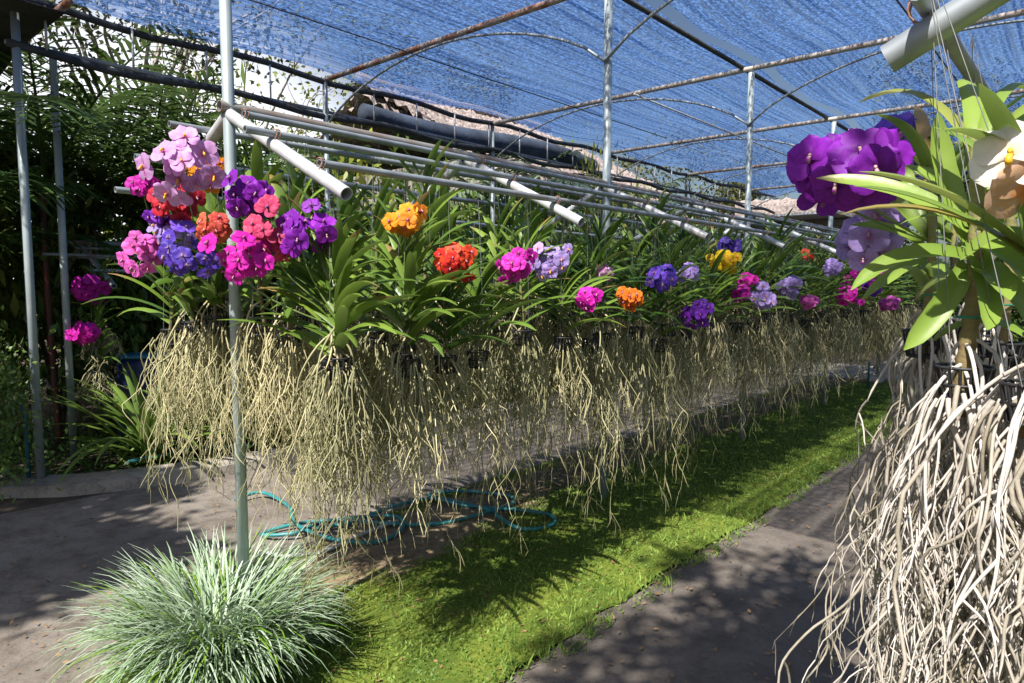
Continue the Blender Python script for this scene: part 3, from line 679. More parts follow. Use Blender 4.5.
for ri, (sp_, ya) in enumerate(((.25, 1.5), (.31, 1.55), (.42, 1.7), (.5, 1.6), (.42, 1.6), (.32, 1.55))):
    x, z0 = RAILS[ri]; y = ya
    while y < 13.2:
        if all(abs(y - q) > sp_ * .62 for q in taken[ri]):
            z = z0 + R0.uniform(-.08, .07)
            orchid(x + R0.uniform(-.04, .04), y, z, x, railz(x), 'leafy orchid without flowers in the %s of the long rack' % GRP[ri], 'flowerless orchids hanging in the %s' % GRP[ri],
                   rs=R0.choice((.5, .75, .95, 1.05, 1.15, 1.25)) * (.8 if ri > 2 and y < 2.2 else 1), ls=R0.uniform(.85, 1.2))
        y += sp_ * R0.uniform(.8, 1.25)

# two magenta orchids on the distant left rack
for (px, py, r_, lab) in ((88, 290, 15, 'magenta orchid bunch in the shade left of the long rack, the upper of two'), (86, 333, 12, 'magenta orchid bunch in the shade left of the long rack, the lower of two')):
    p = at(px, py, 'x', -6.85 if py < 300 else -6.8)
    root = orchid(float(p[0]) - .05, float(p[1]) + .1, float(p[2]) - .35, RX3 + .6, 2.0, lab, rs=.5)
    dep = float((p - CAMP) @ FV); cluster(root, p, r_ * dep / F_PX, 'magenta', size=1.6, detail=False)

# ------------------------------------------------------------------ right-hand orchids (close to the camera)
def hero_leaf(m, base, ctrl, tip, wd, nref, a0=.4, n=14, fold=.35):
    t = np.linspace(0, 1, n)[:, None]; base, ctrl, tip = map(lambda q: np.asarray(q, float), (base, ctrl, tip))
    p = (1 - t) ** 2 * base + 2 * t * (1 - t) * ctrl + t * t * tip
    tg = np.gradient(p, axis=0); tg /= np.linalg.norm(tg, axis=1)[:, None]
    sd_ = np.cross(tg, unit(nref)); sd_ /= np.linalg.norm(sd_, axis=1)[:, None]
    pr = np.interp(t[:, 0], [0, .1, .35, .7, .88, 1], [.7, .85, 1, .92, .62, .05])
    m.strip(p, wd / 2 * pr * (1 + .03 * np.sin(t[:, 0] * 23 + a0 * 9)), sd_, fold + .2, a=np.clip(a0 + .3 * t[:, 0], 0, 1))
def hero(px, y, ztop, zpot, label, leafs, seed, nroot=120, rootsp=.13, rr_=.0042, canew=.013, rails=-.245, extra=0):
    p = at(px, 300, 'y', y); x = float(p[0]); root = empty('orchid_plant', (x, y, zpot), label, 'orchid')
    rn = random.Random(seed); H = ztop - zpot; root['H'] = H
    n_ = 26; zz = np.linspace(-.08, H, n_); rd = canew * (1 + .12 * np.sign(np.sin(zz * 160))) * np.linspace(1, .75, n_)
    MB().tube(np.stack([.008 * np.sin(zz * 9), .006 * np.cos(zz * 8), zz], 1), rd, 12, np.linspace(0, 1, n_), cap=True).build('cane', M_CANE, root)
    m = MB(); o0 = np.array(root.location)
    for (bx, by, cx, cy, tx, ty, wd, dy) in leafs:
        B = at(bx, by, 'y', y) - o0; B[0] *= .3; C = at(cx, cy, 'y', y + dy * .5) - o0; T = at(tx, ty, 'y', y + dy) - o0
        dirx = T - B; nref = unit(np.array([.25, -.75, .75])) if abs(dirx[2]) < abs(dirx[0]) * 1.1 else unit(np.array([.4, -1, .2]))
        hero_leaf(m, B, C, T, wd * 1.02, nref, rn.uniform(.1, .7))
    for i in range(extra):
        f = rn.random() * .8 if i > 4 else 1.05 + .25 * rn.random(); az = rn.uniform(0, 6.28)
        P_, S_ = leaf_curve(np.array([0, 0, H * (.25 + .6 * f)]), az, rad(70 - 35 * f), rad(rn.uniform(30, 80)), rn.uniform(.22, .32), 12, rn.uniform(-.3, .3))
        m.strip(P_ if i > 4 else P_ * [1, 1, .93] , .016 * np.interp(np.linspace(0, 1, 12), [0, .3, .7, .9, 1], [.8, 1, .9, .6, .05]), S_, .4, a=rn.random())
    m.build('foliage', M_HLEAF, root)
    MB().add([(0, 0, 0)]).n
    rm = MB()
    for i in range(nroot):
        az = rn.uniform(0, 6.28); q_ = rn.random() ** .6 * rootsp
        root_strand(rm, rn, (math.cos(az) * q_ * .6, math.sin(az) * q_ * .6, -.02 - .06 * rn.random()), az, .25, rn.uniform(.25, 1.0), rr_ * (rn.uniform(.4, 1.0) if rn.random() < .85 else 1.35), 6, .0150, .021, rn.random() ** 1.3, .1, 1.8, 0, .33)
    for i in range(8):
        az = rn.uniform(0, 6.28); root_strand(rm, rn, (0, 0, rn.uniform(-.02, H * .22)), az, .6, rn.uniform(.2, .5), rr_ * 1.1, 7, .010, .024, rn.uniform(.6, 1), .15, .6, 0, .22)
    rm.build('roots', M_HROOT, root)
    put('pot', POTM, root).scale = (.8, .8, .8)
    w_ = MB(); top = np.array([rails - x, 0, 2.12 - zpot])
    for a in (.3, 2.4, 4.5): w_.tube([(math.cos(a) * .05, math.sin(a) * .05, 0), top * .8 + [math.cos(a) * .012, math.sin(a) * .012, 0], top], .0008, 5)
    w_.build('hanging_wire', M_WIRE, root)
    MB().tube([(-.016 * math.cos(k), .016 * math.sin(k), .08) for k in np.linspace(0, 6.28, 13)[:-1]], .0018, 5, closed=True).build('green_tie', surf('green_tie', (.0, .22, .14), (.0, .3, .2), 9, rough=.4), root)
    return root
LA = [(972, 228, 905, 175, 816, 178, .036, -.04), (968, 255, 900, 235, 851, 290, .032, -.12), (968, 240, 940, 170, 938, 112, .034, .0),
      (966, 262, 945, 310, 904, 350, .036, -.10), (978, 250, 1010, 205, 985, 190, .03, -.05), (980, 240, 1000, 300, 987, 330, .034, -.10),
      (980, 240, 1030, 250, 1045, 305, .034, -.12), (975, 262, 1000, 262, 1010, 300, .04, -.1), (974, 215, 1000, 150, 1045, 165, .03, .1),
      (966, 275, 935, 265, 915, 300, .03, .1), (974, 225, 955, 175, 905, 165, .03, .12), (985, 265, 1040, 290, 1040, 345, .034, .0)]
heroA = hero(968, 1.30, 1.84, 1.47, 'large orchid with a banded brown cane and broad bright leaves, nearest the right edge path', LA, 15, 78, .095, .0028, .014, extra=5)
heroB = hero(1040, 1.22, 1.70, 1.46, 'orchid with big white yellow centred blossoms, cut by the right edge', [(1040, 250, 1000, 210, 960, 260, .032, .05), (1040, 250, 1020, 190, 1010, 140, .03, .05)], 6, 62, .11, .0028, .013, extra=9)
heroC = hero(925, 1.75, 1.86, 1.50, 'orchid with big royal purple blossoms at the right rack', [(928, 235, 890, 185, 858, 178, .034, 0), (926, 250, 900, 220, 850, 225, .03, -.1), (928, 240, 905, 160, 895, 155, .03, .1), (926, 262, 895, 262, 862, 300, .03, 0)], 17, 34, .06, .0030, .010, extra=7)
heroD = hero(948, 2.15, 1.90, 1.50, 'orchid with drooping pale lavender spray, behind the royal purple one', [(948, 240, 930, 190, 900, 185, .03, 0)], 18, 30, .06, .0030, .009, extra=9)
heroE = hero(1003, 1.75, 1.85, 1.48, 'flowerless orchid hanging behind the white blossomed one', [], 9, 50, .12, .0036, .012, extra=14)
heroF = hero(985, 2.6, 1.95, 1.50, 'flowerless orchid farthest along the right rack', [], 10, 50, .12, .0038, .012, extra=16)
cluster(heroC, at(822, 168, 'y', 1.55),   .07, 'purple', 7, 1.3, .2, bias=.9)
cluster(heroC, at(860, 166, 'y', 1.55), .08, 'purple', 9, 1.35, .2, bias=.9, name='flower_spike')
cluster(heroD, at(893, 140, 'y', 1.9), .07, 'blue', 6, 1.4, .3)
cluster(heroD, at(878, 195, 'y', 1.9), .09, 'lavender', 8, 1.2, .2)
cluster(heroD, at(872, 245, 'y', 1.9), .075, 'lavender', 7, 1.1, .2)
def single(root, pos, face, size, col, name='blossom'):
    st = MB(); p = np.asarray(pos) - np.array(root.location); b = np.array([0, 0, root['H'] * .6])
    t = np.linspace(0, 1, 10)[:, None]; st.tube((1 - t) ** 2 * b + 2 * t * (1 - t) * (b * .5 + p * .5 + np.array([0, 0, -.06])) + t * t * (p - unit(face) * .006), .002, 6)
    so_ = st.build('flower_stalk', M_SPIKE, root)
    M4 = Matrix.LocRotScale(Vector(p), Vector(face).to_track_quat('Z', 'Y'), Vector((size,) * 3))
    b_ = put(name, bmesh_of(col, 1), so_); b_.matrix_local = M4
    b_ = put('lip', LIPM['y'], so_); b_.matrix_local = Matrix.LocRotScale(Vector(p), Vector(face).to_track_quat('Z', 'Y'), Vector((size * 1.15,) * 3))
p = at(1011, 155, 'y', 1.12); single(heroB, p, unit(CAMP - p) + np.array([-.15, -.1, .05]), 1.15, 'white')
p = at(1030, 190, 'y', 1.14); single(heroB, p, unit(CAMP - p) + np.array([.3, 0, -.5]), 1.2, 'amber')

# ------------------------------------------------------------------ grass clump
M_MONDO = surf('variegated_grass', (.11, .21, .07), (.50, .60, .48), 5, .3, .7, rough=.4, trans=.2, attr=.85)
M_MONDOG = surf('green_grass', (.10, .22, .02), (.20, .32, .04), 5, rough=.4, trans=.25, attr=.6)
cp = (-2.66, 1.24)
clump = empty('grass_clump', (cp[0], cp[1], .02), 'rounded clump of silvery white striped grass at the foot of the near post', 'grass clump')
clump.scale = (.88, .88, 1.02)
def tuft(nb, rng, green):
    m = MB(); rn = random.Random(rng)
    for i in range(nb):
        a = rn.uniform(0, 6.28); q_ = rn.random() ** .5 * .21; x, y = math.cos(a) * q_ * 1.1, math.sin(a) * q_
        az = a + rn.uniform(-.7, .7) if rn.random() < .85 else rn.uniform(0, 6.28); L = rn.uniform(.30, .66)
        f = q_ / .21; P_, S_ = leaf_curve(np.array([x, y, 0]), az, rad(rn.uniform(0, 16) + 12 * f), rad(rn.uniform(50, 125)), L, 8, rn.uniform(-.4, .4))
        P_[:, 2] = np.maximum(P_[:, 2], .012)
        m.strip(P_, (.0048 if not green else .0055) * np.array([.8, 1, 1, 1, .95, .8, .5, .1]) * rn.uniform(.75, 1.2), S_, .3, a=np.clip(rn.uniform(.1, 1.1) * np.linspace(.35, 1.1, 8), 0, 1))
    return m
tuft(2100, 3, 0).build('striped_blades', M_MONDO, clump); tuft(420, 4, 1).build('green_blades', M_MONDOG, clump)

# ------------------------------------------------------------------ hose
M_HOSE = surf('teal_hose', (.02, .16, .17), (.05, .26, .27), 12, rough=.35)
def smooth_path(pts, n=10, closed=False):
    P = np.asarray(pts, float); out = []
    for i in range(len(P) - 1):
        p0 = P[max(0, i - 1)]; p1 = P[i]; p2 = P[i + 1]; p3 = P[min(len(P) - 1, i + 2)]
        for k in range(n):
            t = k / n; out.append(.5 * ((2 * p1) + (-p0 + p2) * t + (2 * p0 - 5 * p1 + 4 * p2 - p3) * t * t + (-p0 + 3 * p1 - 3 * p2 + p3) * t ** 3))
    out.append(P[-1]); return np.array(out)
hp = [(235, 500), (262, 494), (288, 505), (297, 525), (330, 540), (375, 541), (402, 528), (395, 518), (350, 517), (318, 524), (295, 535), (262, 534), (285, 526), (340, 522), (420, 524), (480, 514), (512, 505), (508, 495), (470, 491), (430, 496), (455, 503), (500, 508), (548, 516), (552, 524), (520, 528), (498, 518), (490, 510), (440, 498), (400, 506), (350, 522), (300, 528)]
P = smooth_path([at(x, y, 'z', .045) for x, y in hp], 9); P[:, 2] = .036 + .012 * (1 + np.sin(np.arange(len(P)) * .23)) * .9
tag(MB().tube(P, .0125, 10, cap=True).build('garden_hose', M_HOSE), 'teal garden hose lying in loops on bare earth beside the left path', 'garden hose')
P = smooth_path([at(x, y, 'z', .04) for x, y in [(262, 552), (290, 556), (330, 549), (352, 538), (400, 520)]], 9)
tag(MB().tube(P, .011, 10, cap=True).build('pale_hose', surf('pale_hose', (.35, .36, .34), (.5, .5, .48), 9, rough=.5)), 'short pale grey hose end beside the teal hose loops', 'hose')

# small things far and left
M_BLUEP = surf('blue_pvc', (.02, .13, .22), (.04, .2, .3), 9, rough=.4)
tp = at(868, 390, 'z', 0); tr_ = empty('water_tap', (tp[0], tp[1], 0), 'blue plastic standpipe with tap at the far end of the lawn', 'water tap')
MB().tube([(0, 0, 0), (0, 0, .42), (-.02, 0, .45), (-.22, -.05, .45)], .016, 8, cap=True).build('standpipe', M_BLUEP, tr_)
MB().tube([(-.2, -.05, .45), (-.24, -.06, .45), (-.25, -.06, .38)], .02, 8, cap=True).build('tap', M_WIRE, tr_)
M_STONE = surf('pale_stone', (.28, .24, .20), (.5, .44, .38), 6, rough=.9, bump=.8)
def stone(x, y, s, rng, label):
    rn = random.Random(rng); m = MB(); nu, nv = 12, 8; V = []
    for j in range(nv):
        for i in range(nu):
            th, ph = i / nu * 6.283, (j + .5) / nv * math.pi; r = s * (1 + .18 * math.sin(3 * th + rng) * math.sin(2 * ph) + rn.uniform(-.06, .06))
            V.append((math.cos(th) * math.sin(ph) * r * 1.5, math.sin(th) * math.sin(ph) * r, math.cos(ph) * r * .55 + s * .3))
    q = [(j * nu + i, (j + 1) * nu + i, (j + 1) * nu + (i + 1) % nu, j * nu + (i + 1) % nu) for j in range(nv - 1) for i in range(nu)]
    m.add(V, q, [(0, i, i + 1) for i in range(1, nu - 1)] + [((nv - 1) * nu, (nv - 1) * nu + i + 1, (nv - 1) * nu + i) for i in range(1, nu - 1)])
    tag(m.build('stone', M_STONE, loc=(x, y, .02)), label, 'stone', 'pale stones at the far end of the lawn')
for i in range(9):
    p = at(868 + i * 7, 383 - i * 3.4, 'z', 0); stone(float(p[0]), float(p[1]), .16 + .04 * math.sin(i * 2.3), i, 'pale rounded stone in the row edging the far end of the lawn')
pp = [at(40, 484, 'z', .1), at(33, 430, 'x', -6.3)]
tag(MB().tube([(-6.33, 1.50, .0), (-6.33, 1.50, .62), (-6.36, 1.47, .66)], .014, 8, cap=True).build('blue_pipe', M_BLUEP), 'short blue water pipe strapped beside the left corner post', 'water pipe')
bp = at(150, 446, 'z', 0); bar = empty('barrel', (bp[0], bp[1], 0), 'dark blue plastic barrel standing in deep shade behind the hanging roots', 'barrel')
zz = np.linspace(0, .9, 14); MB().tube(np.stack([0 * zz, 0 * zz, zz], 1), (.24 + .03 * np.sin(zz / .9 * math.pi) + .012 * (np.sin(zz * 40) > .6)), 24, cap=True).build('body', surf('barrel_blue', (.006, .014, .07), (.012, .03, .11), 7, rough=.4), bar)
MB().tube([(0, 0, .9), (0, 0, .93)], .255, 24, cap=True).build('rim', M_BLUEP, bar)
bk = empty('plastic_crate', (bp[0] + .05, bp[1] + .35, .93), 'orange plastic crate behind the blue barrel', 'crate')
bk.location = (bp[0] - .1, bp[1] + .75, 0); M_ORP = surf('orange_plastic', (.42, .08, .02), (.5, .12, .03), 8, rough=.5)
cr = MB()
for z in (.62, .72, .82, .92, 1.02): cr.box((0, -.2, z), (.56, .02, .06)); cr.box((0, .2, z), (.56, .02, .06)); cr.box((.27, 0, z), (.02, .38, .06)); cr.box((-.27, 0, z), (.02, .38, .06))
for sx in (-.27, .27):
    for sy in (-.2, .2): cr.box((sx, sy, .82), (.035, .035, .5))
cr.box((0, 0, .59), (.54, .4, .02)); cr.build('basket', M_ORP, bk, smooth=False)
st_ = MB(); st_.box((0, 0, .565), (.62, .46, .03))
for sx in (-.27, .27):
    for sy in (-.19, .19): st_.box((sx, sy, .275), (.04, .04, .55))
stn = empty('wooden_stand', bk.location[:], 'plain wooden stand under the orange crate', 'stand'); st_.build('stand_frame', M_BARK, stn, smooth=False)
P = smooth_path([at(x, y, 'z', .12) for x, y in [(128, 462), (150, 458), (200, 448), (250, 446)]], 8)
tag(MB().tube(P, .016, 8, cap=True).build('bed_hose', M_HOSE), 'teal hose lying behind the kerb in the shaded bed', 'hose')

# ------------------------------------------------------------------ plants of the garden behind
def frond(m, base, az, L, phi0, bend, rn, nl=30, ll=.5, droop=.5, lw=.018):
    p, s_ = leaf_curve(base, az, phi0, bend, L, 16)
    m.tube(p, np.linspace(.014, .003, 16), 5, .3)
    tt = np.linspace(.14, .99, nl); k = np.minimum((tt * 15).astype(int), 14); fr = tt * 15 - k
    P_ = p[k] * (1 - fr[:, None]) + p[k + 1] * fr[:, None]; tg = p[k + 1] - p[k]; tg /= np.linalg.norm(tg, axis=1)[:, None]
    for sgn in (-1, 1):
        lnn = ll * np.sin(np.clip(tt * .95 + .12, 0, 1) * math.pi) ** .6 + .05
        d = s_[k] * sgn + tg * .75 + np.array([0, 0, .18]) + NR.normal(size=(nl, 3)) * .07; d /= np.linalg.norm(d, axis=1)[:, None]
        for i in range(nl):
            L3 = lnn[i]; t3 = np.array([0, .4, .75, 1.])[:, None]; q = P_[i] + d[i] * L3 * t3 + np.array([0, 0, -droop * L3]) * t3 ** 2
            sd_ = unit(np.cross(d[i], [0, 0, 1.]) + NR.normal(size=3) * .2)
            m.strip(q, lw * np.array([.6, 1, .8, .08]), sd_, .3, a=rn.random())
def palm_meshes(seed, nf, L, ll, mat, trunk_h, tr, tmat=M_BARK):
    rn = random.Random(seed); m = MB()
    for i in range(nf):
        f = i / nf; frond(m, np.array([0, 0, trunk_h]), i * 2.4 + rn.uniform(-.2, .2), L * rn.uniform(.8, 1.1), rad(12 + 55 * f), rad(45 + 40 * rn.random()), rn, 30, ll, .45)
    tb = MB(); zz = np.linspace(-.02, trunk_h + .1, 20); tb.tube(np.stack([.03 * np.sin(zz * 1.3), .02 * np.sin(zz), zz], 1), tr * (1 + .06 * np.sign(np.sin(zz * 40))), 10, cap=True)
    return m.mesh('crown', mat), tb.mesh('trunk', tmat)
PALMS = [palm_meshes(21, 12, 2.0, .52, M_PALM, 1.9, .024, M_RED), palm_meshes(22, 13, 1.7, .45, M_PALM, 1.3, .06), palm_meshes(23, 11, 1.5, .40, M_PALMG, 1.9, .06)]
def palm(x, y, k, s, label, rz=0.):
    r = empty('palm_tree', (x, y, 0), label, 'palm tree', rz=rz); r.scale = (s, s, s); put('crown', PALMS[k][0], r); put('trunk', PALMS[k][1], r)
palm(-8.3, 2.65, 0, 1.15, 'dark feathery palm with red trunk behind the left corner posts', .4)
palm(-7.6, .9, 1, 1.2, 'dark palm reaching in from the left border', 1.1)
palm(-8.9, 4.4, 0, 1.1, 'tall dark palm behind the start of the long rack', 2.2)
palm(-8.0, 6.2, 1, 1.1, 'bushy green palm under the second bay of the truss', .9)
palm(-7.2, 8.2, 2, 1.38, 'grey green palm whose fronds rise against the net in mid picture', 1.9)
palm(-7.2, 11.6, 2, 1.25, 'grey green palm by the far part of the truss', .3)
palm(-7.7, 2.1, 0, 1.3, 'tallest dark palm, its fronds crossing the truss behind the near post', 3.3)
palm(-9.4, 3.7, 1, 1.75, 'broad dark palm filling the gap under the truss at the left', .2)
palm(-8.6, 5.2, 1, 1.5, 'broad dark palm behind the second leg of the long rack', 1.6)
palm(-9.6, 1.4, 1, 1.5, 'wide dark palm farthest left behind the posts', 2.9)

def cloud_mesh(seed, n, rx, ry, rz_, ls, lw, mat, nclump=24, csz=.33, base=.12):
    rn = np.random.default_rng(seed); m = MB()
    c = rn.normal(size=(nclump, 3)); c /= np.linalg.norm(c, axis=1)[:, None]; c *= rn.uniform(.35, .95, (nclump, 1))
    idx = rn.integers(0, nclump, n); off = rn.normal(size=(n, 3)) * csz * rn.uniform(.5, 1.2, (nclump, 1))[idx]
    P_ = (c[idx] + off) * np.array([rx, ry, rz_]) + np.array([0, 0, rz_ + base]); P_[:, 2] = np.maximum(P_[:, 2], .03)
    d = off + rn.normal(size=(n, 3)) * .35; d[:, 2] -= .1
    nr = rn.normal(size=(n, 3)) * .5 + np.array([0, -.3, 1.])
    m.leaves(P_, d, nr, ls * rn.uniform(.6, 1.3, n), lw * rn.uniform(.7, 1.2, n), np.clip(rn.random(n) * .5 + rn.random(nclump)[idx] * .5, 0, 1))
    return m.mesh('foliage', mat)
def twigs_mesh(seed, n, h, sp, mat=M_BARK, r=.018):
    rn = random.Random(seed); m = MB()
    for i in range(n):
        a = rn.uniform(0, 6.28); t = np.linspace(0, 1, 8); k = rn.uniform(.4, 1)
        m.tube(np.stack([math.cos(a) * sp * k * t ** 1.4 + .02 * np.sin(t * 9), math.sin(a) * sp * k * t ** 1.4, h * t * rn.uniform(.7, 1)], 1), np.linspace(r, r * .3, 8), 5)
    return m.mesh('stem', mat)
BUSH = [(cloud_mesh(31, 3600, .75, .75, .85, .11, .022, M_BUSH), twigs_mesh(1, 10, 1.4, .5)),
        (cloud_mesh(32, 1900, .8, .8, .9, .20, .036, M_BUSH, 16), twigs_mesh(2, 9, 1.5, .5)),
        (cloud_mesh(33, 5200, .7, .7, .6, .065, .018, M_BUSH, 30), twigs_mesh(3, 12, 1.0, .5)),
        (cloud_mesh(34, 1700, .7, .7, .9, .16, .034, M_BUSHY, 16), twigs_mesh(4, 9, 1.5, .45))]
# strap-leaved rosette (bromeliad / lily like)
def strap_mesh(seed, n, L, wd, mat):
    rn = random.Random(seed); m = MB()
    for i in range(n):
        P_, S_ = leaf_curve(np.array([rn.uniform(-.08, .08), rn.uniform(-.08, .08), rn.uniform(0, .15)]), rn.uniform(0, 6.28), rad(rn.uniform(8, 55)), rad(rn.uniform(25, 95)), L * rn.uniform(.6, 1.1), 9, rn.uniform(-.3, .3))
        P_[:, 2] = np.maximum(P_[:, 2], .02); m.strip(P_, wd * np.array([.5, .8, 1, 1, 1, .9, .7, .4, .05]), S_, .4, a=rn.random())
    return m.mesh('foliage', mat)
STRAP = [strap_mesh(41, 46, 1.05, .028, M_BUSH), strap_mesh(42, 38, 1.0, .045, M_BUSHY), strap_mesh(43, 60, .8, .02, M_BUSH)]
KIND = ['dark small leaved bush', 'dark broad leaved bush', 'dense low bush', 'yellow green bush']
def bush(x, y, k, s, z, label, group=None):
    r = empty('bush', (x, y, 0), label, 'bush', group, R0.uniform(0, 6)); r.scale = (s, s, z); put('foliage', BUSH[k][0], r); put('stem', BUSH[k][1], r)
def strap(x, y, k, s, label, group=None):
    o = put('strap_plant', STRAP[k], None, (x, y, 0)); o.rotation_euler[2] = R0.uniform(0, 6); o.scale = (s,) * 3; tag(o, label, 'plant', group)
pb = at(2, 500, 'z', 0)
bush(float(pb[0]) - .25, float(pb[1]) - .1, 2, .62, .95, 'dense small leaved bush at the left border by the corner posts')
G1 = 'bushes in the planted bed behind the left path'
yb = .2
i = 0
while yb < 15:
    for xb in (-7.2, -8.6):
        k = (0, 1, 0, 3, 1, 0, 2)[i % 7]; i += 1
        if xb == -7.2 and yb < 4.3: continue
        bush(xb + R0.uniform(-.3, .3), yb + R0.uniform(-.3, .3), k, R0.uniform(.9, 1.2), R0.uniform(1.0, 1.25) * (1.45 if xb < -8 else 1.3), KIND[k] + ' in the planted bed behind the left path', G1 + ', ' + KIND[k])
    yb += 1.0
G2 = 'strap leaved plants along the planted bed'
yb = 2.4
while yb < 13:
    k = R0.randrange(3); strap(-6.25 + R0.uniform(-.3, .25), yb, k, R0.uniform(.7, 1.15), 'arching strap leaved plant at the edge of the planted bed', G2); yb += R0.uniform(.45, .8)
for k in range(9):     # taller perched ferns and pot plants behind the ridge
    strap(-7.0 + R0.uniform(-.2, .2), 3.2 + k * 1.15, 0, 1.0, 'arching strap leaved plant at the edge of the planted bed', G2)
G3 = 'tall dark background bushes beyond the garden'
for k in range(13): bush(-11.5 - (k % 3) * 1.2, -2.5 + k * 2.0, 3 if k < 4 else (0, 1)[k % 2], 2.1, 1.5 if k < 4 else 1.75, 'tall yellow green bush in the sunny background on the left' if k < 4 else 'tall dark bush in the background beyond the garden', 'sunny background bushes on the left' if k < 4 else G3)
for k in range(6): bush(-8.4 + k * 1.7 if k < 2 else -4.2 + (k - 2) * 1.4, 19.5 + (k % 2), (3, 0, 3, 1, 0, 1)[k], 1.5, 1.2, ('yellow green' if k in (0, 2) else 'dark green') + ' bush in front of the far end of the nursery', 'bushes at the far end of the nursery')
for k in range(4): bush(-10.5 - k * .9, 19.5 + k * 1.6, 3, 1.7, 1.35, 'bright yellow green bush in the sun beyond the thatched hall', 'sunlit bushes beyond the thatched hall')
# climbing bright shrub in front of the truss
ps = at(597, 240, 'x', -5.75)
bush(-5.75, float(ps[1]), 3, .38, 1.62, 'slim bright yellow green shrub climbing behind the second row post')
# soil-level cover in the shaded bed
g = MB(); n = 9000; P = np.stack([NR.uniform(-8.5, -5.85, n), NR.uniform(.6, 6, n), NR.uniform(.02, .12, n)], 1); kp_ = P[:, 0] < -5.9 - np.clip(2.6 - P[:, 1], 0, 2) * .35; P = P[kp_]; n = len(P)
d = NR.normal(size=(n, 3)); d[:, 2] = np.abs(d[:, 2]) * .5
g.leaves(P, d, np.tile([0, 0, 1.], (n, 1)) + NR.normal(size=(n, 3)) * .4, NR.uniform(.03, .09, n), NR.uniform(.01, .022, n), NR.random(n))
o = g.build('ground_cover', M_BUSH); o['label'] = 'low dark leafy ground cover in the shaded bed'; struct(o, 'stuff')

# trees with limbs
def tree(x, y, h, crown_r, crown_z, nleaf, ls, mat, bark, label, seed, cat='tree', limbs=9, twig=5, group=None, flat=.7, tr=.12):
    rn = random.Random(seed); nr = np.random.default_rng(seed); root = empty('tree', (x, y, 0), label, cat, group)
    m = MB(); tips = []
    t = np.linspace(0, 1, 10); tk = np.stack([.15 * np.sin(t * 3 + seed), .12 * np.sin(t * 2.3), t * h], 1); m.tube(tk, np.linspace(tr, tr * .45, 10), 9)
    for i in range(limbs):
        b = tk[rn.randint(5, 9)]; a = rn.uniform(0, 6.28); rr_ = crown_r * rn.uniform(.5, 1); zt = crown_z + rn.uniform(-.7, .9) * crown_r * flat
        e = np.array([math.cos(a) * rr_, math.sin(a) * rr_, zt]); tt = np.linspace(0, 1, 9)[:, None]
        c = b + (e - b) * tt + np.array([0, 0, .18 * crown_r]) * np.sin(tt * math.pi) + nr.normal(size=(9, 3)) * .03 * crown_r * tt; m.tube(c, np.linspace(tr * .4, .012, 9), 6)
        for k in range(twig):
            q = c[rn.randint(3, 8)]; dd = unit(nr.normal(size=3) * .8 + (e - b) / np.linalg.norm(e - b)); tp_ = q + dd * crown_r * rn.uniform(.25, .5); tw = q + (tp_ - q) * np.linspace(0, 1, 6)[:, None] + nr.normal(size=(6, 3)) * .02 * crown_r
            m.tube(tw, np.linspace(.012, .004, 6), 4); tips.append(tp_); tips.append(tw[3])
    m.build('trunk', bark, root)
    tips = np.array(tips); idx = nr.integers(0, len(tips), nleaf); P_ = tips[idx] + nr.normal(size=(nleaf, 3)) * crown_r * .12
    L = MB(); L.leaves(P_, nr.normal(size=(nleaf, 3)) + [0, 0, -.2], nr.normal(size=(nleaf, 3)) + [0, 0, .7], ls * nr.uniform(.6, 1.3, nleaf), ls * .28 * nr.uniform(.7, 1.2, nleaf), nr.random(nleaf))
    L.build('crown', mat, root); return root
tree(-11.6, 4.2, 3.6, 3.0, 6.4, 5200, .12, M_TREE, M_PALE, 'thinly leafed tree with pale bare branches behind the top left of the net', 51, limbs=14, twig=8, tr=.09)
tree(-12.5, 1.2, 3.6, 2.9, 6.0, 5200, .12, M_TREE, M_PALE, 'leafy tree behind the top left corner with pale limbs', 52, limbs=13, twig=8, tr=.09)
tree(-13.2, 7.0, 3.5, 2.0, 5.0, 1500, .12, M_BUSHY, M_PALE, 'sparse yellowing tree seen between the two bars of the truss', 53, limbs=10, twig=6, tr=.08)
tree(-16.5, 17, 6.4, 1.9, 8.0, 5200, .15, M_TREE, M_BARK, 'round dark tree seen through the net above the thatched roof', 54, limbs=12, twig=8)
tree(-18.0, 14.2, 6.6, 1.5, 8.3, 2500, .15, M_TREE, M_BARK, 'small dark tree left of the round one above the thatched roof', 55, limbs=10, twig=7)
tree(-15, 30, 3.8, 3.6, 5.6, 8000, .2, M_TREE, M_BARK, 'broad dark tree far off under the end of the net', 56, limbs=12, twig=8)
tree(-2.3, 17.5, 3.2, 2.2, 4.6, 9000, .15, M_TREE, M_BARK, 'dark leafy tree behind the right rack at the right edge', 57, limbs=13, twig=9)
# trees behind the viewer whose leaves dapple the path and the lower left
tree(-.25, -2.3, 4.4, .55, 6.0, 1900, .115, M_TREE, M_BARK, 'leafy tree behind the camera shading the near part of the right path', 58, limbs=14, twig=8, tr=.07)
tree(-.2, -.95, 4.6, .55, 6.0, 1900, .115, M_TREE, M_BARK, 'slim leafy tree beside the camera shading the middle of the right path', 60, limbs=14, twig=8, tr=.07)
tree(-4.2, -2.7, 3.8, 1.05, 5.2, 12000, .16, M_TREE, M_BARK, 'leafy tree behind the camera shading the near left path', 59, limbs=13, twig=8)

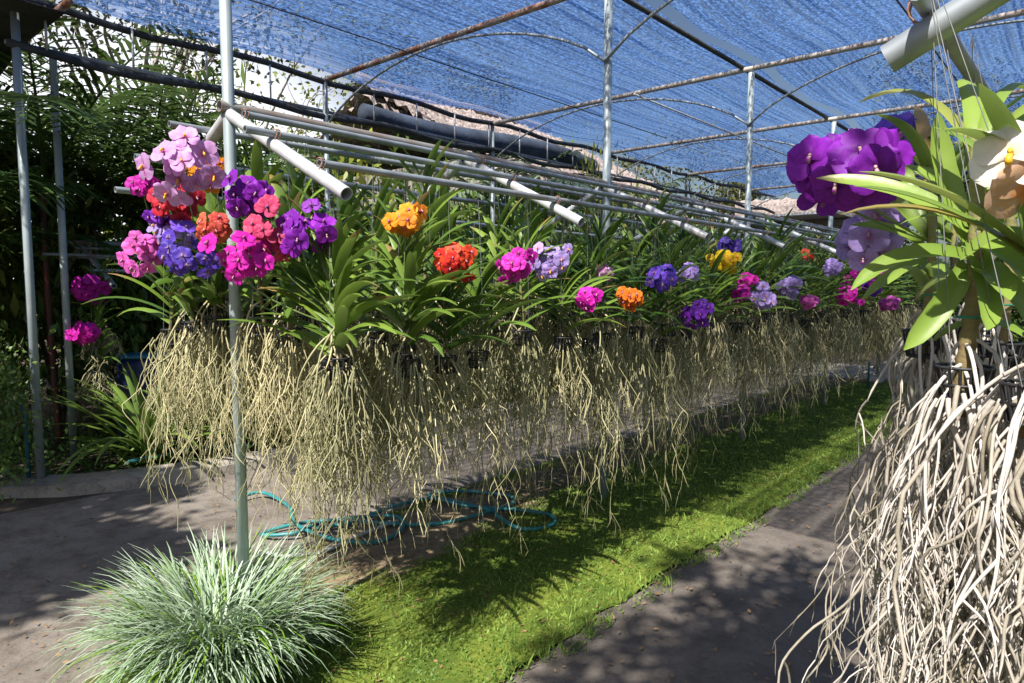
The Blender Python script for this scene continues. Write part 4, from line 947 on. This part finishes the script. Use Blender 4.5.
# ------------------------------------------------------------------ buildings behind
M_THATCH = surf('thatch', (.16, .13, .12), (.38, .32, .31), 14, .38, .62, rough=.95, bump=1, bscale=18, stretch=(1, 3, 1))
M_WALLG = surf('render', (.22, .20, .18), (.32, .29, .26), 4, rough=.9, bump=.3)
def stone_wall_mat():
    m, nt, out = new_mat('stone_blocks')
    tc = nt.nodes.new('ShaderNodeTexCoord'); mp = nt.nodes.new('ShaderNodeMapping'); mp.inputs['Rotation'].default_value = (math.pi / 2, 0, 0); nt.links.new(tc.outputs['Object'], mp.inputs[0])
    br = N(nt, 'ShaderNodeTexBrick', Scale=1., **{'Brick Width': .42, 'Row Height': .17, 'Mortar Size': .012}); nt.links.new(mp.outputs[0], br.inputs[0])
    br.inputs['Color1'].default_value = (.34, .31, .29, 1); br.inputs['Color2'].default_value = (.46, .42, .40, 1); br.inputs['Mortar'].default_value = (.18, .15, .13, 1)
    col = mixc(nt, math_(nt, 'MULTIPLY', ramp(nt, noise(nt, 8, 7), .4, .7), .5), br.outputs[0], (.55, .5, .48))
    p = N(nt, 'ShaderNodeBsdfPrincipled', Roughness=.9); nt.links.new(col, p.inputs['Base Color'])
    bn = nt.nodes.new('ShaderNodeBump'); bn.inputs['Distance'].default_value = .04; nt.links.new(math_(nt, 'SUBTRACT', noise(nt, 9, 7), br.outputs['Fac']), bn.inputs['Height']); nt.links.new(bn.outputs[0], p.inputs['Normal'])
    nt.links.new(p.outputs[0], out.inputs[0]); return m
def rough_slab(m, c, d, nx, nz, amp, seed):
    """front-facing slab along x with a lumpy front and top"""
    rn = np.random.default_rng(seed); x0, y0, z0 = c; w_, dp, h = d
    prof = [(0, 0)] + [(0, h * k / nz) for k in range(1, nz)] + [(.06, h), (dp, h), (dp, 0)]
    V = []
    for i in range(nx + 1):
        for j, (yy_, zz_) in enumerate(prof): V.append((x0 - w_ / 2 + w_ * i / nx, y0 + yy_ + rn.uniform(-amp, amp), z0 + zz_ + (rn.uniform(-amp, amp) if j > 0 and j < len(prof) - 1 else 0)))
    k = len(prof); q = [(i * k + j, (i + 1) * k + j, (i + 1) * k + (j + 1) % k, i * k + (j + 1) % k) for i in range(nx) for j in range(k)]
    m.add(V, q)
    for s_ in (0, nx * k): m.t.append(np.array([(s_, s_ + j, s_ + j + 1) for j in range(1, k - 1)]) + m.n - len(V))
    return m
sb = empty('stone_building', (-6.1, 18, 0), 'low grey stone block building with a rough ledge at the far end of the row', 'building')
rough_slab(MB(), (0, 0, 0), (2.4, 2.2, 3.25), 16, 9, .02, 3).build('wall', stone_wall_mat(), sb)
rough_slab(MB(), (-.1, -.25, 3.3), (2.8, 2.6, .5), 26, 4, .05, 4).build('roof_ledge', M_THATCH, sb)
MB().box((0, -.1, 3.275), (2.6, 2.4, .05)).build('lintel', M_LEG, sb, smooth=False)
# long thatched hall behind the garden
th = empty('thatched_hall', (-12.6, 17, 0), 'long hall with pale shaggy thatched roof behind the edge truss', 'building')
def thatch_slope(m, xa, za, xb, zb, y0, y1, seed, th_=.14):
    rn = np.random.default_rng(seed); nx, ny = 40, 110; X, Y = np.meshgrid(np.linspace(0, 1, nx), np.linspace(y0, y1, ny), indexing='ij')
    Zj = rn.normal(size=X.shape) * .035 + .05 * np.sign(np.sin(X * 60)) ; edge = rn.normal(size=(1, ny)) * .05 * (X > .93)
    XX = xa + (xb - xa) * (X + edge); ZZ = za + (zb - za) * (X + edge) + Zj
    V = np.stack([XX, Y, ZZ], -1).reshape(-1, 3); V2 = V.copy(); V2[:, 2] -= th_ + .1
    k = (np.arange(nx - 1)[:, None] * ny + np.arange(ny - 1)[None]); q = np.stack([k, k + ny, k + ny + 1, k + 1], -1).reshape(-1, 4)
    m.add(V, q); m.add(V2, q[:, ::-1]); return m
r_ = MB(); thatch_slope(r_, 0, 6.0, 4.1, 3.9, -7.5, -1, 1); thatch_slope(r_, 0, 6.0, -4.1, 3.9, -7.5, -1, 2); r_.build('roof', M_THATCH, th, smooth=False)
MB().tube([(0, y_, 6.1 + .03 * math.sin(y_ * 3)) for y_ in np.linspace(-7.6, -.9, 14)], .13, 8, cap=True).build('ridge_roll', M_THATCH, th)
w_ = MB(); w_.box((3.3, -4.2, 2.05), (.15, 6.2, 4.1)); w_.box((-3.3, -4.2, 2.05), (.15, 6.2, 4.1)); w_.box((0, -7.2, 2.05), (6.4, .15, 4.1)); w_.build('wall', M_WALLG, th, smooth=False)
for y_ in (-5.8, -2.8): wd_ = MB().box((3.39, y_, 1.6), (.05, 1.2, 1.1)).build('window', M_POT, th, smooth=False)
# pale fence far off
fn = empty('picket_fence', (-13.0, 31, 0), 'white fence far off in the sunlight beyond the garden', 'fence')
for i in range(40): MB().box((i * .28 - 5.5, 0, 2.6), (.10, .04, 1.0)).build('picket', M_LEG, fn, smooth=False)
f_ = MB(); f_.box((0, .05, 2.85), (11.4, .05, .1)); f_.box((0, .05, 2.3), (11.4, .05, .1)); f_.build('rail', M_LEG, fn, smooth=False)
f_ = MB(); f_.box((0, .1, 1.05), (11.4, .3, 2.1)); f_.build('base_wall', M_WALLG, fn, smooth=False)
for o in bpy.data.objects:
    if 'H' in o.keys(): del o['H']
